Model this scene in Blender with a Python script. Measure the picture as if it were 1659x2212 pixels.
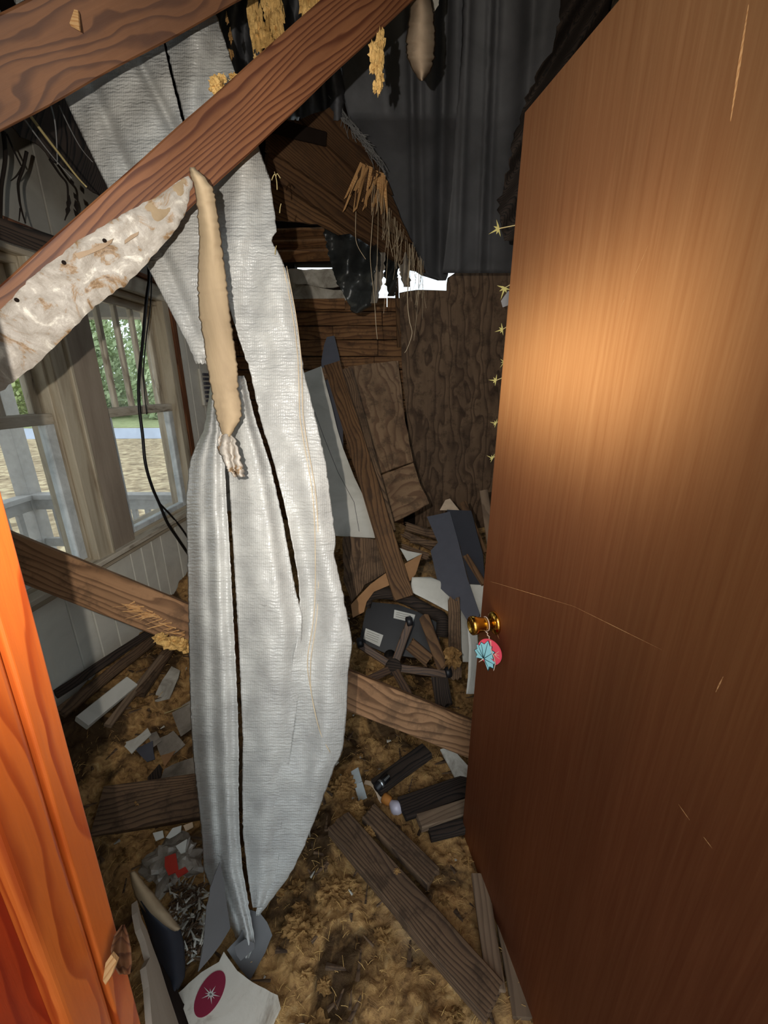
import bpy, bmesh, math, random
from mathutils import Vector, Matrix, noise
random.seed(7)
scn = bpy.context.scene
col = scn.collection
for o in list(bpy.data.objects): bpy.data.objects.remove(o)

# ------------------------------------------------------------------ camera, world, light, exposure
F, CX, CY = 850.0, 829.5, 1106.0
PITCH = math.radians(18.0)
CAM = Vector((0, 0, 1.52))
cd = bpy.data.cameras.new('camera'); cam = bpy.data.objects.new('camera', cd); col.objects.link(cam)
cam.location = CAM; cam.rotation_euler = (math.pi/2 - PITCH, 0, 0)
cd.sensor_fit = 'HORIZONTAL'; cd.sensor_width = 36.0; cd.lens = 36.0*F/1659.0
cd.clip_start = 0.02; cd.clip_end = 300
scn.camera = cam
w = bpy.data.worlds.new('overcast_sky'); scn.world = w; w.use_nodes = True
bg = w.node_tree.nodes['Background']; bg.inputs[0].default_value = (0.80, 0.92, 1.0, 1); bg.inputs[1].default_value = 2.1
ld = bpy.data.lights.new('phone_torch', 'SPOT'); ld.energy = 66; ld.color = (1.0, 0.945, 0.86)
ld.spot_size = math.radians(128); ld.spot_blend = 1.0; ld.shadow_soft_size = 0.004
lo = bpy.data.objects.new('phone_torch', ld); col.objects.link(lo)
lo.location = (-0.088, 0.0, 1.575); lo.rotation_euler = (math.pi/2 - math.radians(0), 0, math.radians(11))
scn.view_settings.view_transform = 'Standard'; scn.view_settings.look = 'None'
scn.view_settings.gamma = 1; scn.view_settings.use_curve_mapping = False
scn.view_settings.exposure = 0.0

# ------------------------------------------------------------------ pixel geometry
CP, SP = math.cos(PITCH), math.sin(PITCH)
def ray(px, py):
    u = (px-CX)/F; v = (CY-py)/F
    return Vector((u, CP+v*SP, -SP+v*CP))
def PD(px, py, D): return CAM + ray(px, py)*D
def PY(px, py, Y): r = ray(px, py); return CAM + r*(Y/r.y)
def PZ(px, py, z): r = ray(px, py); return CAM + r*((z-CAM.z)/r.z)
def hit(px, py, plane):
    p0, n = plane; r = ray(px, py)
    return CAM + r*((p0-CAM).dot(n)/r.dot(n))
def plane3(a, b, c):
    A, B, C_ = PD(*a), PD(*b), PD(*c)
    n = (B-A).cross(C_-A).normalized()
    if n.dot(CAM-A) < 0: n = -n
    return (A, n)
def sm(a, b, x):
    t = max(0.0, min(1.0, (x-a)/(b-a))); return t*t*(3-2*t)
def Hs(x, y):                                   # the smooth height of the heap of debris
    return .012 + .34*sm(1.75, 3.15, y) + .17*sm(-.75, -1.3, x)*sm(.5, 1.2, y) + .05*sm(.9, 1.5, y)*sm(.3, .0, x)
def G(px, py, dz=0.0):                          # the point of the heap under a ray
    r = ray(px, py); t = .3
    for _ in range(400):
        p = CAM + r*t
        if p.z <= Hs(p.x, p.y)+dz: break
        t += .01
    return p
def fbm(p, o=3, s=1.0):
    v = 0; a = 1
    for _ in range(o):
        v += a*noise.noise(p*s); s *= 2.1; a *= .5
    return v

# ------------------------------------------------------------------ materials
def srgb(r, g, b):
    f = lambda c: (c/255/12.92) if c/255 <= .04045 else ((c/255+.055)/1.055)**2.4
    return (f(r), f(g), f(b), 1)
class NT:
    def __init__(s, name):
        s.m = bpy.data.materials.new(name); s.m.use_nodes = True; s.t = s.m.node_tree
        s.b = s.t.nodes['Principled BSDF']
    def n(s, ty, **kw):
        x = s.t.nodes.new('ShaderNode'+ty)
        for k, v in kw.items():
            if k.startswith('i_'): x.inputs[k[2:].replace('_', ' ')].default_value = v
            else: setattr(x, k, v)
        return x
    def l(s, a, b): s.t.links.new(a, b)
    def coords(s, scale=(1, 1, 1), rot=(0, 0, 0), uv=False, vary=True):
        tc = s.n('TexCoord'); mp = s.n('Mapping')
        mp.inputs['Scale'].default_value = scale; mp.inputs['Rotation'].default_value = rot
        s.l(tc.outputs['UV' if uv else 'Object'], mp.inputs['Vector'])
        if vary and not uv:
            oi = s.n('ObjectInfo'); mu = s.n('Math', operation='MULTIPLY'); mu.inputs[1].default_value = 7.3
            s.l(oi.outputs['Random'], mu.inputs[0]); s.l(mu.outputs[0], mp.inputs['Location'])
        return mp.outputs[0]
    def ramp(s, fac, stops):
        r = s.n('ValToRGB'); e = r.color_ramp.elements
        while len(e) < len(stops): e.new(.5)
        for i, (p, c) in enumerate(stops): e[i].position = p; e[i].color = c
        s.l(fac, r.inputs[0]); return r.outputs[0]
    def noise(s, vec, scale, detail=4, rough=.6, dist=0):
        x = s.n('TexNoise', i_Scale=scale, i_Detail=detail, i_Roughness=rough, i_Distortion=dist); s.l(vec, x.inputs['Vector']); return x.outputs['Fac']
    def mix(s, fac, a, b, mode='MIX'):
        x = s.n('Mix', data_type='RGBA', blend_type=mode)
        for sock, v in ((0, fac), (6, a), (7, b)):
            if hasattr(v, 'links'): s.l(v, x.inputs[sock])
            else: x.inputs[sock].default_value = v
        return x.outputs[2]
    def math(s, op, a, b=0.0):
        x = s.n('Math', operation=op)
        for i, v in enumerate((a, b)):
            if hasattr(v, 'links'): s.l(v, x.inputs[i])
            else: x.inputs[i].default_value = v
        return x.outputs[0]
    def bump(s, h, strength=.3, dist=.002):
        b = s.n('Bump', i_Strength=strength, i_Distance=dist); s.l(h, b.inputs['Height'])
        if s.b.inputs['Normal'].links: s.l(s.b.inputs['Normal'].links[0].from_socket, b.inputs['Normal'])
        s.l(b.outputs[0], s.b.inputs['Normal'])
    def done(s, colr, rough=.6, spec=.3, metal=0):
        if hasattr(colr, 'links'): s.l(colr, s.b.inputs['Base Color'])
        else: s.b.inputs['Base Color'].default_value = colr
        s.b.inputs['Roughness'].default_value = rough; s.b.inputs['Specular IOR Level'].default_value = spec
        s.b.inputs['Metallic'].default_value = metal
        return s.m

def wood(name, dark, light, ring=20, stretch=.25, dist=3.0, rough=.7, spec=.25, grey=None, bump=.3, tilt=(.02, .09, .05), dirt=0):
    k = NT(name)
    v = k.coords((stretch, 1, 1), tilt)
    n1 = k.noise(v, 5, 2)
    add = k.n('VectorMath', operation='MULTIPLY_ADD'); k.l(n1, add.inputs[0]); add.inputs[1].default_value = (.0, .035*dist, .035*dist); k.l(v, add.inputs[2])
    wv = k.n('TexWave', wave_type='RINGS', rings_direction='X', wave_profile='SAW', i_Scale=ring*1.25, i_Distortion=dist, i_Detail=2.0, i_Detail_Scale=1.4)
    k.l(add.outputs[0], wv.inputs['Vector'])
    c = k.ramp(wv.outputs['Fac'], [(0, light), (.5, tuple(l*.85+d*.15 for l, d in zip(light, dark))), (.82, dark), (.93, dark), (1, light)])
    fv = k.coords((4, 150, 150)); fn = k.noise(fv, 1, 5)
    c = k.mix(k.math('MULTIPLY', fn, .55), c, dark)
    big = k.noise(k.coords((1.5, 4, 4)), 2.0, 5)
    c = k.mix(k.ramp(big, [(.35, (0, 0, 0, 1)), (.75, (.55, .55, .55, 1))]), c, grey or tuple(x*.55 for x in dark[:3])+(1,))
    if dirt:
        dn = k.noise(k.coords((1, 1, 1)), 14, 6, .7)
        c = k.mix(k.ramp(dn, [(.5, (0, 0, 0, 1)), (.62, (dirt, dirt, dirt, 1))]), c, srgb(52, 40, 30))
    k.bump(fn, bump, .0015); k.bump(wv.outputs['Fac'], bump*.15, .0008)
    return k.done(c, rough, spec)
def mottled(name, stops, scale=8, rough=.8, spec=.2, bump=.3, bdist=.003, bscale=60, detail=6, dist=.6, stretch=(1, 1, 1)):
    k = NT(name); v = k.coords(stretch)
    f = k.noise(v, scale, detail, .62, dist)
    c = k.ramp(f, stops)
    k.bump(k.noise(v, bscale, 5), bump, bdist)
    return k.done(c, rough, spec)
def plain(name, c, rough=.6, spec=.3, metal=0, var=.25, scale=20, bump=.1):
    k = NT(name); v = k.coords()
    f = k.noise(v, scale, 5)
    d = tuple(x*(1-var) for x in c[:3])+(1,)
    cc = k.ramp(f, [(.3, d), (.7, c)])
    if bump: k.bump(k.noise(v, scale*4, 3), bump, .002)
    return k.done(cc, rough, spec, metal)

M = {}
M['rafter'] = wood('rafter_pine', srgb(78, 42, 25), srgb(136, 90, 58), ring=30, stretch=.14, dist=3.0, rough=.55, tilt=(.3, .05, .04))
M['rafter2'] = wood('rafter_pine_dark', srgb(76, 47, 30), srgb(118, 78, 48), ring=15, stretch=.3, dist=6, rough=.6, tilt=(.2, .1, .14))
M['joist'] = wood('joist_pine', srgb(116, 84, 58), srgb(182, 138, 100), ring=16, rough=.7, dirt=.4)
M['old'] = wood('old_lumber', srgb(74, 56, 42), srgb(132, 104, 78), ring=24, rough=.85, grey=srgb(46, 38, 32), dirt=.6)
M['stud'] = wood('stud_wood', srgb(70, 48, 30), srgb(126, 92, 60), ring=18, rough=.75, dirt=.3)
M['char'] = wood('charred_wood', srgb(30, 26, 24), srgb(76, 62, 52), ring=26, rough=.9, grey=srgb(20, 18, 18))
M['grey_wood'] = wood('grey_board', srgb(112, 92, 74), srgb(150, 126, 102), ring=14, rough=.85)
M['deckwood'] = wood('roof_board', srgb(64, 42, 26), srgb(108, 78, 50), ring=26, stretch=.12, rough=.75, dirt=.3)
M['sheath'] = wood('sheathing_pine', srgb(104, 70, 44), srgb(158, 116, 76), ring=10, rough=.75, dirt=.5)
M['ply'] = wood('plywood_face', srgb(90, 70, 54), srgb(142, 115, 90), ring=5, stretch=.35, dist=7, rough=.8, grey=srgb(74, 58, 46), dirt=.5)
M['ply2'] = wood('plywood_scrap', srgb(112, 84, 62), srgb(152, 122, 92), ring=6, stretch=.4, dist=5, rough=.85, dirt=.5)
M['splinter'] = wood('fresh_splinter', srgb(190, 136, 84), srgb(228, 184, 128), ring=40, rough=.7)
M['jamb'] = wood('varnished_jamb', srgb(164, 64, 24), srgb(230, 120, 50), ring=12, stretch=.2, dist=4, rough=.35, spec=.5, grey=srgb(206, 92, 28))
M['jamb2'] = wood('red_jamb', srgb(150, 40, 16), srgb(190, 66, 26), ring=12, stretch=.2, dist=4, rough=.4, spec=.5)
M['muntin'] = mottled('flaking_paint', [(.32, srgb(110, 96, 80)), (.46, srgb(186, 176, 158)), (.7, srgb(210, 202, 186))], 18, .7, .2, stretch=(.3, 1.5, 1.5))
M['casing'] = mottled('dirty_cream_paint', [(.28, srgb(136, 120, 100)), (.5, srgb(180, 168, 146)), (.7, srgb(198, 188, 168))], 7, .6, .3, stretch=(.25, 2.5, 2.5))
M['mullion'] = mottled('brown_grey_panel', [(.3, srgb(128, 114, 100)), (.7, srgb(160, 146, 130))], 5, .7, .2, stretch=(.3, 2, 2))
M['wallpaint'] = mottled('grey_wall_paint', [(.3, srgb(204, 200, 188)), (.7, srgb(230, 227, 214))], 4, .65, .25, bump=.08)
M['wallpaint_shaded'] = mottled('shaded_wall_paint', [(.3, srgb(126, 121, 112)), (.7, srgb(152, 147, 136))], 4, .65, .25, bump=.08)  # same grey paint, with the rafter's shade above the windows put into its colour
M['sash'] = mottled('white_sash_paint', [(.3, srgb(170, 176, 178)), (.6, srgb(214, 220, 222))], 10, .5, .3, bump=.1)
M['brown_trim'] = wood('brown_trim', srgb(88, 52, 32), srgb(140, 92, 58), ring=20)
M['white'] = mottled('white_board', [(.25, srgb(176, 172, 160)), (.6, srgb(206, 202, 192))], 5, .6, .3, bump=.05)
M['offwhite'] = mottled('soiled_white', [(.3, srgb(120, 110, 96)), (.5, srgb(188, 182, 170)), (.7, srgb(208, 204, 194))], 9, .75, .2)
M['felt'] = mottled('black_roof_felt', [(.3, srgb(66, 66, 68)), (.7, srgb(92, 92, 95))], 3, .62, .35, bump=.2, bscale=120, stretch=(1, 1, 1))
M['plastic'] = mottled('black_plastic', [(.3, srgb(30, 31, 31)), (.7, srgb(56, 58, 57))], 6, .35, .5, bump=.6, bdist=.006, bscale=25)
M['black'] = plain('black_vinyl', srgb(28, 27, 30), .45, .4)
M['navy'] = plain('dark_cloth', srgb(30, 32, 40), .7, .3)
M['slate'] = plain('slate_siding', srgb(84, 84, 92), .6, .3, var=.12)
M['slate2'] = plain('dark_slate_siding', srgb(54, 54, 60), .6, .3, var=.12)
M['card'] = plain('cardboard', srgb(158, 118, 82), .85, .15, var=.15)
M['kraft'] = mottled('kraft_paper', [(.3, srgb(124, 106, 84)), (.55, srgb(156, 136, 108)), (.75, srgb(172, 152, 124))], 5, .75, .2, bump=.25, stretch=(1, 1, .5))
M['hangpaper'] = mottled('grey_tan_paper', [(.3, srgb(124, 104, 84)), (.7, srgb(168, 146, 122))], 5, .8, .2)
M['gypsum'] = mottled('peeling_plaster', [(.29, srgb(86, 64, 44)), (.39, srgb(138, 112, 82)), (.45, srgb(150, 142, 132)), (.58, srgb(164, 156, 146)), (.68, srgb(208, 202, 190))], 13, .5, .4, bump=.8, bdist=.004, bscale=50, dist=2.0)
M['insul'] = mottled('tan_insulation', [(.28, srgb(70, 50, 30)), (.46, srgb(136, 102, 62)), (.7, srgb(176, 138, 88))], 22, .95, .05, bump=.9, bdist=.008, bscale=90)
M['insul_y'] = mottled('yellow_insulation', [(.25, srgb(150, 112, 60)), (.6, srgb(212, 172, 108)), (.8, srgb(226, 192, 136))], 25, .95, .05, bump=.9, bdist=.006, bscale=90)
M['root'] = plain('dark_root', srgb(34, 28, 24), .85, .1)
M['stem'] = plain('pale_stem', srgb(176, 158, 110), .7, .2)
M['fibre'] = plain('pale_fibre', srgb(206, 186, 156), .7, .2)
M['greyfibre'] = plain('grey_fibre', srgb(130, 128, 126), .6, .2)
M['leaf'] = plain('yellow_green_leaf', srgb(140, 132, 78), .5, .2)
M['brass'] = plain('brass', srgb(214, 168, 76), .18, .5, 1.0, var=.12, bump=0)
M['chrome'] = plain('galvanised_steel', srgb(190, 196, 200), .3, .5, .9, bump=0)
M['string'] = plain('cotton_string', srgb(220, 196, 176), .9, .1)
M['pink'] = plain('pink_card', srgb(216, 74, 92), .5, .3, var=.08, bump=0)
M['teal'] = plain('teal_leaf_print', srgb(140, 196, 204), .5, .3, var=.1, bump=0)
M['ink'] = plain('dark_teal_ink', srgb(28, 58, 64), .6, .2, bump=0)
M['cream'] = plain('cream_plastic', srgb(206, 180, 152), .4, .4, bump=0)
M['bulb'] = plain('frosted_bulb', srgb(206, 200, 214), .2, .5, var=.03, bump=0)
M['socket'] = plain('orange_socket', srgb(196, 128, 62), .6, .2)
M['cable'] = plain('black_cable', srgb(22, 20, 20), .5, .4, bump=0)
M['labelwhite'] = plain('white_label', srgb(206, 204, 196), .6, .2, var=.1, bump=0)
M['labelink'] = plain('grey_print', srgb(96, 92, 90), .7, .2, bump=0)
M['maroon'] = plain('maroon_print', srgb(136, 40, 62), .5, .3, var=.12, bump=0)
M['red'] = plain('red_wrapper', srgb(184, 56, 44), .4, .4)
M['film'] = mottled('grey_plastic_film', [(.3, srgb(100, 92, 82)), (.6, srgb(152, 142, 130)), (.8, srgb(196, 190, 182))], 9, .35, .5, bump=.6, bdist=.006, bscale=25)
M['boxface'] = mottled('soiled_carton', [(.32, srgb(132, 116, 98)), (.46, srgb(206, 198, 184)), (.7, srgb(222, 216, 204))], 7, .7, .2, bump=.2)
M['rust'] = wood('rusty_base', srgb(52, 38, 30), srgb(112, 82, 58), ring=30, rough=.6, spec=.4)
M['greyflap'] = plain('grey_sheet_back', srgb(90, 88, 88), .5, .3, var=.1)
M['metalstrip'] = plain('white_metal', srgb(190, 196, 196), .4, .5, .2)
M['dirtydark'] = plain('dark_void_board', srgb(34, 26, 22), .9, .05)
M['porch'] = plain('porch_paint', srgb(176, 172, 166), .7, .2, var=.2)
M['porchfloor'] = plain('porch_floor_paint', srgb(206, 208, 208), .6, .3, var=.1)
M['asphalt'] = plain('pale_asphalt', srgb(176, 182, 194), .9, .1, var=.08)
M['lawn'] = mottled('leafy_ground', [(.3, srgb(112, 96, 76)), (.5, srgb(172, 152, 122)), (.62, srgb(206, 188, 152)), (.8, srgb(150, 152, 108))], 4, .95, .05, bump=.3, bdist=.05, bscale=12, detail=10)
M['grass'] = mottled('grass_verge', [(.3, srgb(128, 138, 96)), (.7, srgb(176, 180, 134))], 3, .95, .05)
M['foliage'] = mottled('bright_foliage', [(.3, srgb(166, 184, 108)), (.7, srgb(232, 236, 182))], 1.2, .8, .2)
M['foliage2'] = mottled('dull_foliage', [(.3, srgb(140, 160, 112)), (.7, srgb(206, 218, 174))], 1.2, .8, .2)
M['bark'] = plain('bark', srgb(84, 70, 58), .9, .1)

def mk_door():                                     # lacquered veneer: dark body colour, upright wood fibres that throw light back in a level band
    k = NT('door_veneer')
    v = k.coords((120, 120, 3.2), vary=False)
    f = k.noise(v, 1.0, 7, .66, .3)
    f2 = k.noise(k.coords((7, 7, .6), vary=False), 1.0, 5)
    c = k.ramp(f, [(.3, srgb(78, 40, 28)), (.5, srgb(88, 48, 33)), (.72, srgb(100, 57, 40))])
    c = k.mix(k.ramp(f2, [(.42, (0, 0, 0, 1)), (.7, (.6, .6, .6, 1))]), c, srgb(66, 34, 26))
    k.done(c, .5, .15)
    g = k.n('BsdfAnisotropic', distribution='BECKMANN', i_Roughness=.84, i_Anisotropy=.60)
    gc = k.ramp(f, [(.25, DOORG0), (.75, DOORG1)]); k.l(gc, g.inputs['Color'])
    t = k.n('CombineXYZ'); t.inputs[0].default_value = .078; t.inputs[1].default_value = .016; t.inputs[2].default_value = 1
    k.l(t.outputs[0], g.inputs['Tangent'])
    k.bump(f, .10, .0006)
    k.l(k.b.inputs['Normal'].links[0].from_socket, g.inputs['Normal'])
    m = k.n('MixShader'); m.inputs[0].default_value = .27
    k.l(k.b.outputs[0], m.inputs[1]); k.l(g.outputs[0], m.inputs[2]); k.l(m.outputs[0], k.t.nodes['Material Output'].inputs['Surface'])
    return k.m
DOORG0, DOORG1 = srgb(226, 156, 92), srgb(255, 192, 122)
M['door'] = mk_door()
def mk_sack():
    k = NT('woven_white_plastic')
    v = k.coords((1, 1, 1), uv=True)
    wa = k.n('TexWave', wave_type='BANDS', bands_direction='Y', i_Scale=34, i_Distortion=5, i_Detail=3, i_Detail_Scale=2); k.l(v, wa.inputs['Vector'])
    wb = k.n('TexWave', wave_type='BANDS', bands_direction='X', i_Scale=60, i_Distortion=1.5); k.l(v, wb.inputs['Vector'])
    b = k.noise(v, 9, 5)
    c = k.ramp(b, [(.3, srgb(150, 149, 146)), (.7, srgb(184, 183, 178))])
    c = k.mix(k.math('MULTIPLY', wb.outputs['Fac'], .12), c, srgb(150, 148, 146))
    c = k.mix(k.math('MULTIPLY', wa.outputs['Fac'], .10), c, srgb(150, 148, 146))
    h = k.math('ADD', k.math('MULTIPLY', wa.outputs['Fac'], .8), k.math('MULTIPLY', wb.outputs['Fac'], .3))
    k.bump(h, .42, .0022)
    k.bump(k.noise(k.coords((12, 46, 1), uv=True), 1, 4, .6, .5), .6, .008)
    k.bump(k.noise(v, 9, 3), .5, .012)
    return k.done(c, .33, .5)
M['sack'] = mk_sack()
def mk_floor():
    k = NT('insulation_heap')
    v = k.coords(vary=False)
    a = k.noise(v, 26, 8, .7, 1.0); b = k.noise(v, 3.2, 5, .6, .8); c2 = k.noise(v, 90, 4)
    c = k.ramp(a, [(.30, srgb(66, 50, 34)), (.43, srgb(158, 120, 78)), (.56, srgb(192, 150, 96)), (.74, srgb(220, 186, 134))])
    c = k.mix(k.ramp(b, [(.47, (0, 0, 0, 1)), (.58, (.9, .9, .9, 1))]), c, srgb(60, 46, 34))
    g = k.noise(v, 2.0, 3)
    c = k.mix(k.ramp(g, [(.55, (0, 0, 0, 1)), (.7, (.6, .6, .6, 1))]), c, srgb(150, 134, 114))
    k.bump(a, .8, .012); k.bump(c2, .7, .004)
    return k.done(c, .95, .05)
M['heap'] = mk_floor()
def mk_glass():
    k = NT('dusty_window_glass')
    t = k.t; tr = k.n('BsdfTransparent'); gl = k.n('BsdfGlossy', i_Roughness=.08); df = k.n('BsdfDiffuse')
    df.inputs[0].default_value = srgb(190, 196, 196)
    m1 = k.n('MixShader'); m2 = k.n('MixShader'); m1.inputs[0].default_value = .05
    k.l(tr.outputs[0], m1.inputs[1]); k.l(gl.outputs[0], m1.inputs[2])
    nz = k.noise(k.coords(), 6, 5); rr = k.ramp(nz, [(.35, (.05, .05, .05, 1)), (.75, (.2, .2, .2, 1))])
    k.l(rr, m2.inputs[0]); k.l(m1.outputs[0], m2.inputs[1]); k.l(df.outputs[0], m2.inputs[2])
    k.l(m2.outputs[0], t.nodes['Material Output'].inputs['Surface']); return k.m
M['glass'] = mk_glass()

# ------------------------------------------------------------------ builders
def tag(o, label=None, cat=None, group=None, kind=None):
    if label: o['label'] = label
    if cat: o['category'] = cat
    if group: o['group'] = group
    if kind: o['kind'] = kind
    return o
def thing(name, label, cat, loc=(0, 0, 0), group=None, kind=None):
    o = bpy.data.objects.new(name, None); col.objects.link(o); o.location = loc; o.empty_display_size = .05
    return tag(o, label, cat, group, kind)
def absloc(o):
    v = Vector((0, 0, 0))
    return o.matrix_basis if o.parent is None else (absloc(o.parent) @ o.matrix_parent_inverse @ o.matrix_basis)
def add(name, verts, faces, mat, parent=None, Mx=None, smooth=False, uvs=None):
    """verts in WORLD space; Mx sets the local frame (grain runs along its X)."""
    if Mx is None:
        c = Vector((0, 0, 0))
        for v in verts: c += Vector(v)
        Mx = Matrix.Translation(c/max(1, len(verts)))
    inv = Mx.inverted()
    me = bpy.data.meshes.new(name)
    me.from_pydata([inv @ Vector(v) for v in verts], [], faces); me.update()
    if smooth: me.polygons.foreach_set('use_smooth', [True]*len(me.polygons))
    if uvs:
        ul = me.uv_layers.new(name='UVMap')
        for lp in me.loops: ul.data[lp.index].uv = uvs[lp.vertex_index]
    if mat: me.materials.append(mat)
    o = bpy.data.objects.new(name, me); col.objects.link(o)
    if parent is not None:
        o.parent = parent; o.matrix_parent_inverse = absloc(parent).inverted()
    o.matrix_basis = Mx
    return o
def frame(x, z, loc):
    x = x.normalized(); z = (z - x*z.dot(x)).normalized(); y = z.cross(x)
    m = Matrix((x, y, z)).transposed().to_4x4(); m.translation = loc
    return m
def cube_vf(x0, x1, y0, y1, z0, z1):
    v = [(x, y, z) for x in (x0, x1) for y in (y0, y1) for z in (z0, z1)]
    f = [(0, 1, 3, 2), (4, 6, 7, 5), (0, 4, 5, 1), (2, 3, 7, 6), (0, 2, 6, 4), (1, 5, 7, 3)]
    return v, f
def beam(name, a, b, wd, th, mat, parent=None, nrm=None, seg=12, jit=.0012, jag=(0, 0), bow=0, chip=.003, seed=None):
    """A board from a to b: wide face (wd) turned to nrm, edges eased, ends sawn or splintered (jag, metres)."""
    rnd = random.Random(seed if seed is not None else hash((round(a.x, 3), round(b.y, 3), round(wd, 3))) & 0xffff)
    L = (b-a).length
    if nrm is None: nrm = CAM-(a+b)/2
    Mx = frame(b-a, nrm, (a+b)/2)
    m = 7; c = min(chip, th*.3)
    prof = [(-wd/2+c+(wd-2*c)*i/(m-1), th/2) for i in range(m)] + [(wd/2, th/2-c), (wd/2, -th/2+c)] \
        + [(wd/2-c-(wd-2*c)*i/(m-1), -th/2) for i in range(m)] + [(-wd/2, -th/2+c), (-wd/2, th/2-c)]
    n = len(prof); vs = []; fs = []
    ja = [rnd.random() for _ in range(n)]; jb = [rnd.random() for _ in range(n)]
    sd = rnd.random()*50
    for i in range(seg+1):
        t = i/seg; x = -L/2+L*t
        for k, (y, z) in enumerate(prof):
            xx = x
            if i == 0: xx += jag[0]*ja[k]
            if i == seg: xx -= jag[1]*jb[k]
            q = Vector((xx*6+sd, y*20, z*20))
            vs.append(Mx @ Vector((xx, y+jit*2*noise.noise(q), z+jit*2*noise.noise(q+Vector((9, 9, 9)))+bow*(1-(2*t-1)**2))))
    for i in range(seg):
        for k in range(n):
            k2 = (k+1) % n
            fs.append((i*n+k, (i+1)*n+k, (i+1)*n+k2, i*n+k2))
    fs.append(tuple(range(n))); fs.append(tuple(seg*n+k for k in reversed(range(n))))
    return add(name, vs, fs, mat, parent, Mx)
def plate(name, pix, plane, th, mat, parent=None, grain=None, jag=0, step=14, seed=1):
    """A flat board or scrap with an outline, lying in a plane of the room, th thick."""
    pts = []
    for i, p in enumerate(pix):
        q = pix[(i+1) % len(pix)]
        d = math.hypot(q[0]-p[0], q[1]-p[1]); k = max(1, int(d/step)) if jag else 1
        for j in range(k):
            t = j/k; x = p[0]+(q[0]-p[0])*t; y = p[1]+(q[1]-p[1])*t
            if jag:
                x += jag*noise.noise(Vector((x*.13, y*.13, seed))); y += jag*noise.noise(Vector((x*.13, y*.13, seed+20)))
            pts.append(hit(x, y, plane))
    n = plane[1]
    c = sum(pts, Vector())/len(pts)
    gx = (hit(*grain[1], plane)-hit(*grain[0], plane)) if grain else (pts[1]-pts[0])
    Mx = frame(gx, n, c)
    k = len(pts)
    # orientation
    area = Vector()
    for i in range(k): area += (pts[i]-c).cross(pts[(i+1) % k]-c)
    if area.dot(n) < 0: pts.reverse()
    vs = pts+[p-n*th for p in pts]
    fs = [tuple(range(k)), tuple(reversed(range(k, 2*k)))]+[(i, k+i, k+(i+1) % k, (i+1) % k) for i in range(k)]
    return add(name, vs, fs, mat, parent, Mx)
def interp(rows, py):
    if py <= rows[0][0]: return rows[0][1:]
    for a, b in zip(rows, rows[1:]):
        if py <= b[0]:
            t = (py-a[0])/(b[0]-a[0])
            return tuple(x+(y-x)*t for x, y in zip(a[1:], b[1:]))
    return rows[-1][1:]
def sheet(name, rows, mat, parent=None, nc=24, ns=70, dep=None, jit=0, thick=.0016, seed=0, smooth=True, rip=0):
    """A hanging or lying sheet: rows are (row, left, right, depth); dep adds folds in depth (metres)."""
    vs = []; uv = []; y0, y1 = rows[0][0], rows[-1][0]
    for i in range(ns+1):
        py = y0+(y1-y0)*i/ns
        xl, xr, D = interp(rows, py)
        xl += jit*noise.noise(Vector((py*.11, seed, 1)))+.5*jit*noise.noise(Vector((py*.31, seed, 4)))
        xr += jit*noise.noise(Vector((py*.11, seed, 8)))+.5*jit*noise.noise(Vector((py*.31, seed, 14)))
        for j in range(nc+1):
            u = j/nc; px = xl+(xr-xl)*u
            d = D+(dep(u, i/ns, px, py) if dep else 0)
            yy = py
            if rip and i in (0, ns): yy += rip*noise.noise(Vector((px*.2, seed, 3)))
            p = PD(px, yy, d); vs.append(p)
            uv.append((px/F*D, -py/F*D))
    w_ = nc+1
    fs = [(i*w_+j, (i+1)*w_+j, (i+1)*w_+j+1, i*w_+j+1) for i in range(ns) for j in range(nc)]
    o = add(name, vs, fs, mat, parent, None, smooth, uv)
    s = o.modifiers.new('thickness', 'SOLIDIFY'); s.thickness = thick; s.offset = 0
    return o
def tube(name, pts, r, mat, parent=None, sides=6, taper=None, closed_ends=True):
    vs = []; fs = []; n = len(pts)
    for i, p in enumerate(pts):
        d = (pts[min(i+1, n-1)]-pts[max(i-1, 0)]).normalized()
        a = d.orthogonal().normalized() if i == 0 else (a-d*a.dot(d)).normalized()
        b = d.cross(a); rr = r*(1 if taper is None else 1+(taper-1)*i/(n-1))
        for k in range(sides):
            t = 2*math.pi*k/sides; vs.append(p+a*math.cos(t)*rr+b*math.sin(t)*rr)
    for i in range(n-1):
        for k in range(sides):
            k2 = (k+1) % sides; fs.append((i*sides+k, i*sides+k2, (i+1)*sides+k2, (i+1)*sides+k))
    fs.append(tuple(reversed(range(sides)))); fs.append(tuple((n-1)*sides+k for k in range(sides)))
    return add(name, vs, fs, mat, parent, None, True)
def smoothpts(p, k=5):
    out = []
    for i in range(len(p)-1):
        p0, p1, p2, p3 = p[max(i-1, 0)], p[i], p[i+1], p[min(i+2, len(p)-1)]
        for j in range(k):
            t = j/k
            out.append(.5*((2*p1)+(p2-p0)*t+(2*p0-5*p1+4*p2-p3)*t*t+(3*p1-p0-3*p2+p3)*t**3))
    return out+[p[-1]]
def lathe(name, base, axis, prof, mat, parent=None, sides=28):
    """prof: (distance along axis, radius)."""
    axis = axis.normalized(); a = axis.orthogonal().normalized(); b = axis.cross(a); vs = []; fs = []
    for (h, r) in prof:
        for k in range(sides):
            t = 2*math.pi*k/sides; vs.append(base+axis*h+(a*math.cos(t)+b*math.sin(t))*max(r, 1e-4))
    for i in range(len(prof)-1):
        for k in range(sides):
            k2 = (k+1) % sides; fs.append((i*sides+k, i*sides+k2, (i+1)*sides+k2, (i+1)*sides+k))
    fs.append(tuple(reversed(range(sides)))); fs.append(tuple((len(prof)-1)*sides+k for k in range(sides)))
    return add(name, vs, fs, mat, parent, None, True)
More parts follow.
